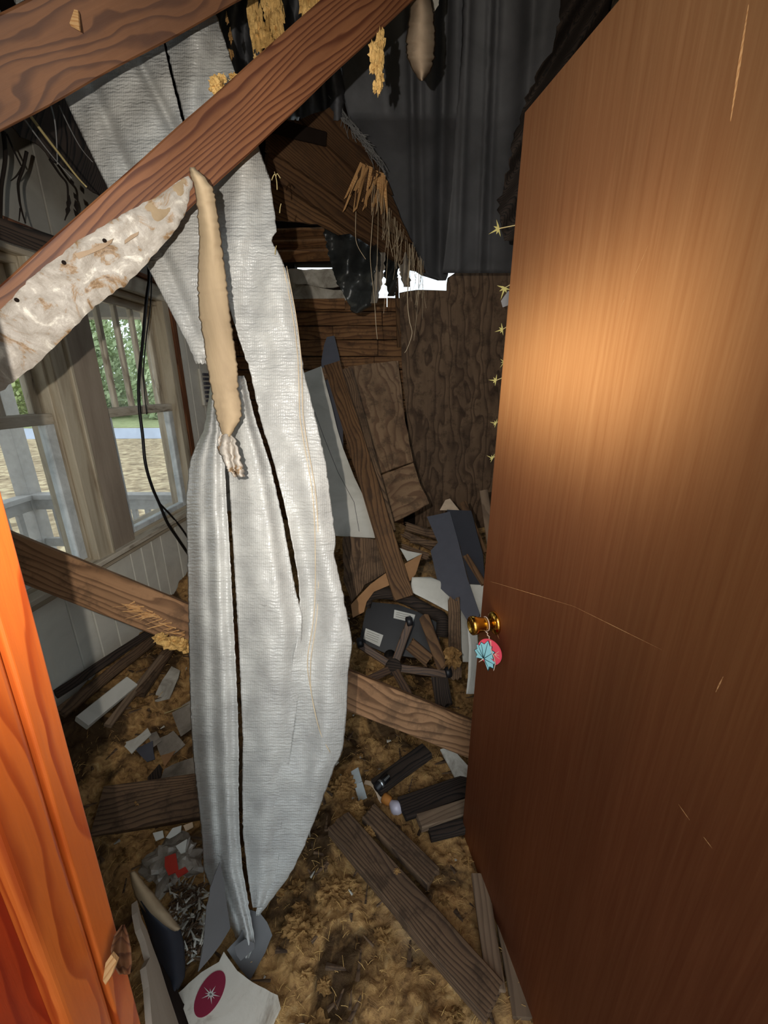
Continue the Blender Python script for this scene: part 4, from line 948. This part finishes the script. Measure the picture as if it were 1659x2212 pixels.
for i in range(6):
    sheet('page', [(1352, 1010+i*2.5, 1014+i*3.2, 1.72+.004*i), (1400, 1013+i*1.6, 1020+i*2.6, 1.69+.004*i), (1460, 1011+i*1.7, 1018+i*2.2, 1.66+.004*i), (1499, 1007+i*3.0, 1012+i*3.0, 1.64+.004*i)], M['labelwhite'], bk, 3, 12, None, thick=.0012)
tag(blob('insulation_clump', PD(978, 1420, 1.66), (.03, .02, .04), M['insul'], None, 3, 5, .9, 2.5), 'tan fluff clump on the upright stake', 'insulation')

# ------------------------------------------------------------------ lumber and small things on the heap
def gb(name, label, cat, a, b, wd, th, mat, dz=(0, 0), nrm=Vector((0, 0, 1)), **k):
    A = G(a[0], a[1], th*.5+dz[0]); B = G(b[0], b[1], th*.5+dz[1])
    return tag(beam(name, A, B, wd, th, mat, None, nrm, **k), label, cat)
gb('loose_plank', 'long dark plank running down to the lower door corner', 'plank', (728, 1775), (1070, 2170), .088, .036, M['old'], (.03, .03), seg=20, jag=(.02, .01))
gb('loose_plank', 'short brown plank lying beside the long dark one', 'plank', (795, 1755), (938, 1902), .062, .036, M['old'], (.045, .03), jag=(.01, .01))
gb('loose_plank', 'dark plank end behind the metal clamp', 'plank', (812, 1702), (922, 1622), .062, .03, M['char'], (.03, .03))
gb('loose_plank', 'charred wide plank beside the light bulb', 'plank', (868, 1748), (1030, 1690), .080, .024, M['char'], (.035, .02))
gb('loose_plank', 'streaky grey plank under the charred one', 'plank', (905, 1778), (1030, 1738), .05, .03, M['grey_wood'], (.03, .02))
gb('loose_plank', 'narrow black plank nearest the door among the charred ones', 'plank', (928, 1802), (1030, 1778), .04, .03, M['char'], (.02, .02))
gb('grey_floor_board', 'pale grey board flat beside the door bottom', 'board', (1035, 1890), (1072, 2140), .050, .015, M['grey_wood'], (.02, .02), seg=14)
gb('grey_floor_board', 'second grey board slipped under the door corner', 'board', (1085, 1960), (1130, 2200), .05, .015, M['grey_wood'], (.0, .0), seg=14)
gp = (G(980, 1660, .05), (Vector((0, -.35, 1))).normalized())
tag(plate('white_scrap', [(952, 1618), (977, 1612), (995, 1638), (1012, 1655), (1006, 1714), (990, 1695), (973, 1664)], gp, .008, M['offwhite'], None, jag=2), 'jagged white plaster scrap against the door foot', 'plaster')
# light bulb with socket, strap, metal plate
lf = thing('light_bulb', 'white frosted light bulb in an orange socket on the heap', 'light bulb', G(850, 1740))
bc = G(858, 1743, .022); ba = (G(858, 1743, .022)-G(828, 1722, .022)).normalized()
lathe('bulb_glass', bc-ba*.03, ba+Vector((0, -.3, .1)), [(0, .010), (.008, .013), (.018, .020), (.030, .0245), (.040, .0235), (.050, .016), (.055, .007), (.056, 0)], M['bulb'], lf)
lathe('socket', bc-ba*.062, ba, [(0, .016), (.006, .019), (.028, .017), (.034, .013), (.0341, 0)], M['socket'], lf, 18)
st = smoothpts([G(788, 1690, .02), G(803, 1694, .035), G(815, 1710, .03), G(824, 1735, .015)], 4)
sb = MB()
for a, b in zip(st, st[1:]):
    d = (b-a).normalized(); s_ = d.cross(Vector((0, -.4, 1))).normalized()*.007; u_ = s_.cross(d).normalized()*.002
    sb.put([a-s_-u_, a+s_-u_, b+s_-u_, b-s_-u_, a-s_+u_, a+s_+u_, b+s_+u_, b-s_+u_], [(0, 1, 2, 3), (4, 7, 6, 5), (0, 4, 5, 1), (1, 5, 6, 2), (2, 6, 7, 3), (3, 7, 4, 0)])
tag(sb.build('cream_strap', M['cream']), 'bent cream plastic strap between metal plate and bulb', 'strap')
mp_ = thing('metal_plate', 'bent white metal bracket beside the torn sheet edge', 'bracket', G(775, 1700))
q0, q1, q2 = G(766, 1662, .05), G(774, 1692, .045), G(784, 1728, .02)
beam('bracket_leg', q0, q1, .034, .003, M['metalstrip'], mp_, Vector((-.2, -.8, .7)), seg=4)
beam('bracket_leg', q1, q2, .034, .003, M['metalstrip'], mp_, Vector((-.2, -.8, .5)), seg=4)
pc = thing('pipe_clamp', 'black pipe stub with shiny steel clamp on dark plank', 'clamp', G(825, 1690))
pa, pbv = G(812, 1704, .06), G(838, 1678, .06)
tube('pipe_stub', [pa, pbv], .014, M['black'], pc, 12)
tube('clamp_band', [pa.lerp(pbv, .35), pa.lerp(pbv, .5)], .0155, M['chrome'], pc, 14)
beam('clamp_screw', pa.lerp(pbv, .7)+Vector((0, -.01, .012)), pa.lerp(pbv, 1.1)+Vector((0, -.01, .012)), .008, .006, M['chrome'], pc, seg=3)

for i, (x, y, dz, sx, sz, lb) in enumerate(((782, 1850, .055, .020, .012, 'yellow fluff clump on the long dark plank'), (822, 1868, .055, .010, .008, 'tiny pale fluff clump on the long dark plank'), (858, 1886, .06, .014, .010, 'tan fluff clump in the gap between the two brown planks'),
        (742, 1700, .03, .045, .040, 'big tan fluff mound at the right edge of the sheet'), (768, 1752, .03, .036, .026, 'tan fluff mound at the upper end of the long plank'), (800, 1795, .05, .022, .014, 'tan fluff clump across the top of the short brown plank'), (650, 2010, .01, .05, .03, 'brown fluff mound in front of the sheet bottom'), (720, 1930, .0, .05, .03, 'loose fluff mound beside the long dark plank'))):
    tag(blob('insulation_clump', G(x, y, dz), (sx, sx*.8, sz), M['insul'], None, 5, 60+i*3, .42, 3.4), lb, 'insulation')

# ------------------------------------------------------------------ the left side of the heap
gb('left_board', 'dark grooved timber lying across by the sheet', 'timber', (215, 1752), (480, 1712), .14, .05, M['old'], (.02, .03), Vector((0, -.5, 1)), seg=18)
gb('wall_lath', 'long dark lath lying along the panelled wall', 'lath', (130, 1540), (352, 1366), .05, .02, M['old'], (.05, .05), Vector((.5, -.5, 1)), seg=14)
gb('wall_lath', 'brown lath lying next to the white block', 'lath', (232, 1568), (350, 1418), .03, .02, M['grey_wood'], (.04, .06), Vector((.3, -.5, 1)), seg=12)
gb('wall_lath', 'thick dark lath beside the joist splinters', 'lath', (300, 1500), (366, 1402), .05, .03, M['old'], (.04, .05), Vector((.3, -.5, 1)), seg=12)
gb('wall_lath', 'second dark lath close against the wall', 'lath', (120, 1500), (348, 1350), .04, .02, M['char'], (.08, .08), Vector((.8, -.5, .6)), seg=14)
wbk = gb('white_block', 'white painted wood block by the wall laths', 'block', (176, 1562), (284, 1474), .062, .03, M['white'], (.06, .06), Vector((.3, -.8, .9)), seg=6)
def gpl(x, y, dz=.02, n=(0, -.3, 1)): return (G(x, y, dz), Vector(n).normalized())
for (q, mt, lb, c, sd) in (
    ([(330, 1514), (350, 1468), (372, 1440), (390, 1450), (366, 1508), (340, 1516)], 'offwhite', 'soiled white paper strip near the joist end', 'paper', 1),
    ([(260, 1606), (292, 1596), (318, 1572), (326, 1586), (300, 1612), (284, 1628)], 'offwhite', 'torn white paper scrap in the middle of the heap', 'paper', 2),
    ([(318, 1588), (338, 1580), (348, 1600), (330, 1614)], 'film', 'small round grey film scrap beside torn white paper', 'plastic film', 3),
    ([(290, 1618), (330, 1600), (334, 1640), (318, 1645)], 'slate', 'dark grey slate scrap under the torn white paper', 'scrap', 4),
    ([(335, 1600), (376, 1580), (400, 1608), (372, 1632), (348, 1638)], 'film', 'crumpled clear film left of the tall sheet', 'plastic film', 5),
    ([(348, 1632), (380, 1622), (356, 1656)], 'card', 'tan cardboard corner left of the tall sheet', 'cardboard', 6),
    ([(340, 1702), (356, 1660), (400, 1640), (430, 1634), (440, 1690), (380, 1700)], 'film', 'large grey film piece above the dark timber', 'plastic film', 7),
    ([(320, 1700), (318, 1678), (344, 1650), (350, 1660), (342, 1704)], 'char', 'black wood wedge beside the large grey film', 'board', 8),
    ([(372, 1540), (430, 1500), (432, 1560), (390, 1590)], 'film', 'grey plastic sheet tucked behind the tall sheet', 'plastic film', 9)):
    cx_ = sum(p[0] for p in q)/len(q); cy_ = sum(p[1] for p in q)/len(q)
    tag(plate('flat_scrap' if c == 'scrap' else c.replace(' ', '_')+'_scrap', q, gpl(cx_, cy_, .035), .004, M[mt], None, jag=3, seed=sd), lb, c)
strandthing('pale_twig', 'pale twig lying on the heap left of the timber', 'twig', [(246, 1660), (265, 1685), (285, 1698)], [1.62, 1.6, 1.58], .003, M['stem'])
strandthing('pale_twig', 'short pale twig pointing at the tall sheet', 'twig', [(355, 1541), (380, 1532), (408, 1520)], [1.70, 1.72, 1.74], .003, M['stem'])
tag(blob('insulation_clump', G(300, 1733, .075), (.02, .02, .015), M['insul'], None, 3, 8, .9, 2.5), 'small tan fluff clump on the dark grooved timber', 'insulation')
# plastic bag with colourful packaging
bgp = thing('plastic_bag', 'clear crumpled bag of red and white packaging', 'plastic bag', G(375, 1870))
bvs, bfs = blob_vf(G(375, 1862, .02), (.085, .07, .055), 4, 3, .5, 1.6)
add('bag_skin', bvs, bfs, M['film'], bgp)
bp = plane3((375, 1850, G(375, 1850, .08).y and (G(375, 1850, .08)-CAM).dot(Vector((0, CP, -SP)))-.03), (420, 1850, (G(375, 1850, .08)-CAM).dot(Vector((0, CP, -SP)))-.03), (375, 1900, (G(375, 1900, .07)-CAM).dot(Vector((0, CP, -SP)))-.03))
plate('red_packet', [(358, 1850), (380, 1842), (386, 1880), (364, 1890), (356, 1872)], bp, .004, M['red'], bgp, jag=3)
plate('red_packet', [(378, 1884), (402, 1872), (408, 1882), (384, 1895)], bp, .004, M['red'], bgp, jag=3, seed=2)
plate('white_packet', [(330, 1800), (352, 1794), (354, 1808), (336, 1816)], bp, .004, M['labelwhite'], bgp, jag=3, seed=3)
plate('white_packet', [(358, 1808), (372, 1790), (392, 1782), (390, 1796), (366, 1812)], bp, .004, M['labelwhite'], bgp, jag=2, seed=4)
plate('white_packet', [(380, 1826), (404, 1812), (400, 1840), (390, 1844)], bp, .004, M['labelwhite'], bgp, jag=3, seed=5)
plate('cream_packet', [(396, 1784), (416, 1776), (418, 1786), (402, 1794)], bp, .004, M['cream'], bgp, jag=2, seed=6)
# shreds
sv = MB(); sd_ = MB(); rnd = random.Random(21)
for i in range(420):
    x = rnd.uniform(362, 442); y = rnd.uniform(1905, 2075)
    if x < 362+(y-1905)*.18: continue
    p = G(x, y, rnd.uniform(.01, .05)); a = rnd.uniform(0, 6.3)
    d = Vector((math.cos(a), math.sin(a), rnd.uniform(-.3, .6)))
    shard(sv if rnd.random() < .45 else sd_, p, d, rnd.uniform(.012, .035), rnd.uniform(.002, .005), Vector((0, -.5, .8)).normalized())
sh = sv.build('shredded_paper', M['offwhite']); tag(sh, 'white paper shreds piled left of the sheet bottom', 'paper shreds', kind='stuff')
sh = sd_.build('shredded_bark', M['old']); tag(sh, 'dark bark shreds mixed among the white paper shreds', 'bark shreds', kind='stuff')
sheetD = lambda x, y, dz: (G(x, y, dz)-CAM).dot(Vector((0, CP, -SP)))
tag(sheet('wood_splint', [(1884, 283, 290, .98), (1910, 287, 310, .97), (1940, 296, 336, .96), (1970, 318, 360, .95), (1995, 350, 380, .95), (2008, 378, 388, .95)], M['kraft'], None, 8, 30, lambda u, v, x, y: -.012*math.sin(u*3.1), thick=.006, jit=2), 'tan wood splint lying over the black cloth', 'splinter')
tag(sheet('black_cloth', [(1945, 300, 312, .98), (1975, 310, 345, .97), (2005, 320, 388, .97), (2040, 332, 397, .98), (2080, 345, 399, .99), (2110, 358, 398, 1.0), (2130, 366, 388, 1.0), (2145, 372, 380, 1.0)], M['navy'], None, 14, 34, lambda u, v, x, y: -.03*math.sin(u*3.1), thick=.004), 'folded black cloth beside the orange jamb foot', 'cloth')
tag(plate('grey_trim_board', [(296, 1945), (306, 1985), (318, 2010), (330, 2045), (345, 2085), (362, 2140), (392, 2230), (330, 2230), (322, 2130), (315, 2086), (324, 2068), (314, 2030), (304, 2005), (297, 1970)], plane3((300, 1960, .90), (340, 2200, .80), (392, 2212, .86)), .012, M['mullion'], None), 'light grey trim board standing by the jamb foot', 'trim board')
tag(plate('black_gap_board', [(330, 2020), (352, 2090), (372, 2150), (400, 2230), (440, 2230), (395, 2165), (370, 2110), (345, 2050)], plane3((330, 2020, 1.0), (372, 2150, .96), (440, 2212, .98)), .012, M['dirtydark'], None), 'black board slanting behind the light grey trim board', 'board')
tag(plate('jamb_splinter', [(228, 2080), (240, 2062), (252, 2076), (240, 2108), (228, 2128), (222, 2118)], plane3((228, 2080, .645), (252, 2076, .645), (228, 2128, .64)), .006, M['splinter'], None), 'pale splinter broken off the orange jamb', 'splinter')
tag(sheet('veneer_curl', [(1998, 264, 268, .665), (2020, 248, 276, .655), (2050, 240, 282, .65), (2080, 244, 284, .65), (2104, 258, 280, .65)], M['brown_trim'], None, 8, 18, lambda u, v, x, y: .02*math.sin(u*3.1), thick=.002), 'curled dark red veneer peeling from jamb foot', 'veneer')
# carton with the maroon oval
bx_ = thing('carton_box', 'crushed white carton with a maroon oval and starburst', 'carton', G(470, 2160))
kpn = plane3((384, 2146, sheetD(384, 2146, .06)), (560, 2118, sheetD(560, 2118, .07)), (480, 2230, sheetD(480, 2230, .075)))
plate('carton_face', [(384, 2146), (434, 2100), (474, 2078), (484, 2056), (494, 2070), (512, 2096), (545, 2122), (600, 2150), (560, 2240), (420, 2240), (396, 2180)], kpn, .05, M['boxface'], bx_, jag=2)
ov = []
for i in range(36):
    a = i*math.pi/18; lx, ly = 56*math.cos(a), 25*math.sin(a); r_ = math.radians(-62)
    ov.append((453+lx*math.cos(r_)-ly*math.sin(r_), 2147+lx*math.sin(r_)+ly*math.cos(r_)))
oval = plate('maroon_oval', ov, off(kpn, .0012), .001, M['maroon'], bx_)
sp_ = off(kpn, .0018); mb = MB()
for i in range(10):
    a = math.radians(i*36+12); L = 22 if i % 2 == 0 else 13; c0 = (455, 2148)
    tip = hit(c0[0]+L*math.cos(a), c0[1]+L*math.sin(a), sp_); b0 = hit(c0[0]+2*math.cos(a+1.57), c0[1]+2*math.sin(a+1.57), sp_); b1 = hit(c0[0]-2*math.cos(a+1.57), c0[1]-2*math.sin(a+1.57), sp_)
    mb.put([tip, b0, b1], [(0, 1, 2)])
mb.build('starburst', M['labelwhite'], oval)

# ------------------------------------------------------------------ loose matter over the heap
rnd = random.Random(33)
def hz(x, y): return Hs(x, y)+.022*noise.noise(Vector((x, y, 0))*5)+.020*noise.noise(Vector((x, y, 0))*13+Vector((3, 1, 0)))
mb = MB()
for i in range(520):
    x = rnd.uniform(-1.2, .9); y = rnd.uniform(.47, 3.0)
    if noise.noise(Vector((x*2.2, y*2.2, 5))) < -.05: continue
    s_ = rnd.uniform(.006, .022); v_, f_ = blob_vf((x, y, hz(x, y)+s_*.1), (s_, s_*rnd.uniform(.5, 1), s_*.5), 3, i*.37, 1.3, 2.6); mb.put(v_, f_)
tag(mb.build('insulation_fluff', M['insul']), 'loose tan insulation tufts over the floor', 'insulation', kind='stuff')
mb = MB()
for i in range(5200):
    x = rnd.uniform(-1.2, .9); y = rnd.uniform(.47, 2.4)
    p = Vector((x, y, hz(x, y)+.004)); a = rnd.uniform(0, 6.3); L = rnd.uniform(.008, .03)
    d = Vector((math.cos(a)*L, math.sin(a)*L, rnd.uniform(0, .8)*L)); strand(mb, [p, p+d*.5+Vector((0, 0, .004)), p+d], rnd.uniform(.0004, .0009))
tag(mb.build('insulation_fibre', M['insul_y']), 'fine straw coloured fibres over the floor', 'insulation', kind='stuff')
mb = MB(); mb2 = MB()
for i in range(700):
    x = rnd.uniform(-1.2, .9); y = rnd.uniform(.5, 3.0); p = Vector((x, y, hz(x, y)+.008)); a = rnd.uniform(0, 6.3)
    shard(mb if i % 4 else mb2, p, Vector((math.cos(a), math.sin(a), rnd.uniform(-.1, .3))), rnd.uniform(.02, .07)*(1 if i % 4 else .3), rnd.uniform(.003, .008), Vector((0, -.3, 1)).normalized())
tag(mb.build('wood_chips', M['old']), 'dark wood chips strewn over the floor', 'wood chips', kind='stuff')
tag(mb2.build('plaster_crumbs', M['offwhite']), 'white plaster crumbs strewn over the floor', 'plaster', kind='stuff')

# ------------------------------------------------------------------ outside: porch, lawn, road, trees
zf = -.35
mb = MB(); mb.box(Matrix(), -3.75, -1.62, -1.5, 4.1, zf-.08, zf); tag(mb.build('porch_floor', M['porchfloor'], None, Matrix()), 'pale painted porch floor outside the windows', 'porch', kind='structure')
mb = MB(); mb.box(Matrix(), -4.0, -1.62, -1.5, 4.2, 2.35, 2.42); mb.box(Matrix(), -3.85, -3.68, -1.5, 4.1, 2.1, 2.35); mb.box(Matrix(), -3.85, -1.6, 3.95, 4.1, 2.1, 2.35)
tag(mb.build('porch_roof', M['porch'], None, Matrix()), 'pale porch roof and beam seen through windows', 'porch', kind='structure')
rl = thing('porch_railing', 'weathered porch railing with square balusters outside the windows', 'railing', (-3.2, 4, zf))
V = Vector
def prail(name, a, b, wd, th, nrm): return beam(name, V(a), V(b), wd, th, M['porch'], rl, V(nrm), seg=4)
prail('top_rail', (-3.7, 4.0, .40), (-1.6, 4.0, .40), .13, .05, (0, 0, 1)); prail('rail_board', (-3.7, 4.0, .31), (-1.6, 4.0, .31), .11, .04, (0, -1, 0)); prail('bottom_rail', (-3.7, 4.0, -.12), (-1.6, 4.0, -.12), .09, .05, (0, -1, 0))
prail('top_rail', (-3.72, 4.0, .40), (-3.72, .4, .40), .13, .05, (0, 0, 1)); prail('rail_board', (-3.72, 4.0, .31), (-3.72, .4, .31), .11, .04, (1, 0, 0)); prail('bottom_rail', (-3.72, 4.0, -.12), (-3.72, .4, -.12), .09, .05, (1, 0, 0))
for i in range(14): prail('baluster', (-3.5+i*.14, 4.0, .28), (-3.5+i*.14, 4.0, -.10), .05, .04, (0, -1, 0))
for i in range(22): prail('baluster', (-3.72, 3.8-i*.15, .28), (-3.72, 3.8-i*.15, -.10), .05, .04, (1, 0, 0))
tag(beam('porch_post', V((-3.76, 4.02, zf)), V((-3.76, 4.02, 2.1)), .15, .15, M['porch'], None, V((1, 0, 0)), seg=6), 'square porch post at the railing corner', 'post')
mb = MB(); mb.box(Matrix(), -70, 60, 3.4, 90, -.95, -.85); mb.box(Matrix(), -70, -4.2, -40, 3.4, -.95, -.85); mb.box(Matrix(), -4.2, 60, -40, -2.0, -.95, -.85)
tag(mb.build('ground', M['lawn'], None, Matrix()), 'brown leaf covered yard beyond the porch', 'ground', kind='structure')
mb = MB(); mb.box(Matrix.Rotation(math.radians(2), 4, 'Z'), -70, 60, 18.5, 23.0, -.85, -.83); tag(mb.build('road', M['asphalt'], None, Matrix()), 'pale asphalt road beyond the yard', 'road', kind='structure')
mb = MB(); mb.box(Matrix.Rotation(math.radians(2), 4, 'Z'), -70, 60, 23.3, 80, -.85, -.82); tag(mb.build('grass', M['grass'], None, Matrix()), 'green grass verge across the road', 'grass', kind='structure')
def tree(x, y, h, r, mt, label, seed):
    t = thing('roadside_tree', label, 'tree', (x, y, -.85)); rr = random.Random(seed)
    tube('trunk', smoothpts([V((x, y, -.87)), V((x+.1, y, h*.3)), V((x-.1, y+.1, h*.7))], 4), .16, M['bark'], t, 8, .4)
    mb = MB()
    for i in range(5200):
        th = rr.uniform(0, 6.283); z_ = rr.random(); q = rr.random()**.45*r*(math.sin(math.pi*(.3+.62*z_)))
        c = V((x+q*math.cos(th), y+q*math.sin(th), -.7+z_*h)); n_ = V((rr.gauss(0, 1), rr.gauss(0, 1), rr.gauss(0, 1))).normalized(); a = n_.orthogonal().normalized(); b = n_.cross(a); s_ = rr.uniform(.14, .32)
        mb.put([c-a*s_, c+b*s_*.5, c+a*s_, c-b*s_*.5], [(0, 1, 2, 3)])
    mb.build('foliage', mt, t)
for i, (x, y, h, r, mt, lb) in enumerate(((-21.5, 30, 8, 3.1, 'foliage2', 'dull green tree beyond the road, in the far window'), (-34.5, 30, 8, 3.1, 'foliage', 'bright green tree beyond the road, in the near window'), (-15, 30, 8, 3.1, 'foliage2', 'dull green tree at the far side of the far window'), (-28, 30, 8, 3.1, 'foliage', 'bright green tree hidden partly by the wide mullion'), (-27, 42, 13, 5.4, 'foliage2', 'tall dull tree rising behind the roadside trees'), (-38.5, 42, 13, 5.4, 'foliage', 'tall bright tree rising behind the near window trees'), (-15.5, 42, 13, 5.4, 'foliage2', 'tall dull tree rising far behind the road'), (-50, 42, 13, 5.4, 'foliage2', 'tall dull tree farthest along the road'))):
    tree(x, y, h, r, M[mt], lb, i+1)

# ------------------------------------------------------------------ repeats share a group
GROUPS = {'fallen_rafter': 'fallen rafters', 'roofing_felt': 'black roofing felt pieces', 'hanging_root': 'roots above the window', 'dry_stem': 'dry stems under the upper rafter', 'black_cable': 'cables at the windows',
 'hanging_insulation': 'insulation tufts on the rafters', 'insulation_clump': 'loose insulation clumps', 'straw_bit': 'straw bits on the sheet edge', 'loose_plank': 'loose planks on the heap', 'grey_floor_board': 'grey boards by the door',
 'wall_lath': 'laths along the panelled wall', 'lath': 'laths by the siding', 'broken_lath': 'broken laths in the heap', 'wood_stake': 'stakes around the chair', 'leaning_stud': 'leaning studs', 'leaning_plywood': 'leaning plywood pieces',
 'siding_board': 'grey siding boards', 'ceiling_plank': 'ceiling planks', 'roadside_tree': 'trees beyond the road', 'paper_scrap': 'paper scraps on the heap', 'plastic_film_scrap': 'plastic film scraps on the heap', 'pale_twig': 'pale twigs', 'root_strand': 'root strands', 'cardboard_piece': 'cardboard pieces', 'grey_film_scrap': 'grey film scraps'}
import re as _re
for o in col.objects:
    if o.parent is None and o.get('category') and o.get('kind') is None:
        g = GROUPS.get(_re.sub(r'\.\d+$', '', o.name))
        if g and not o.get('group'): o['group'] = g
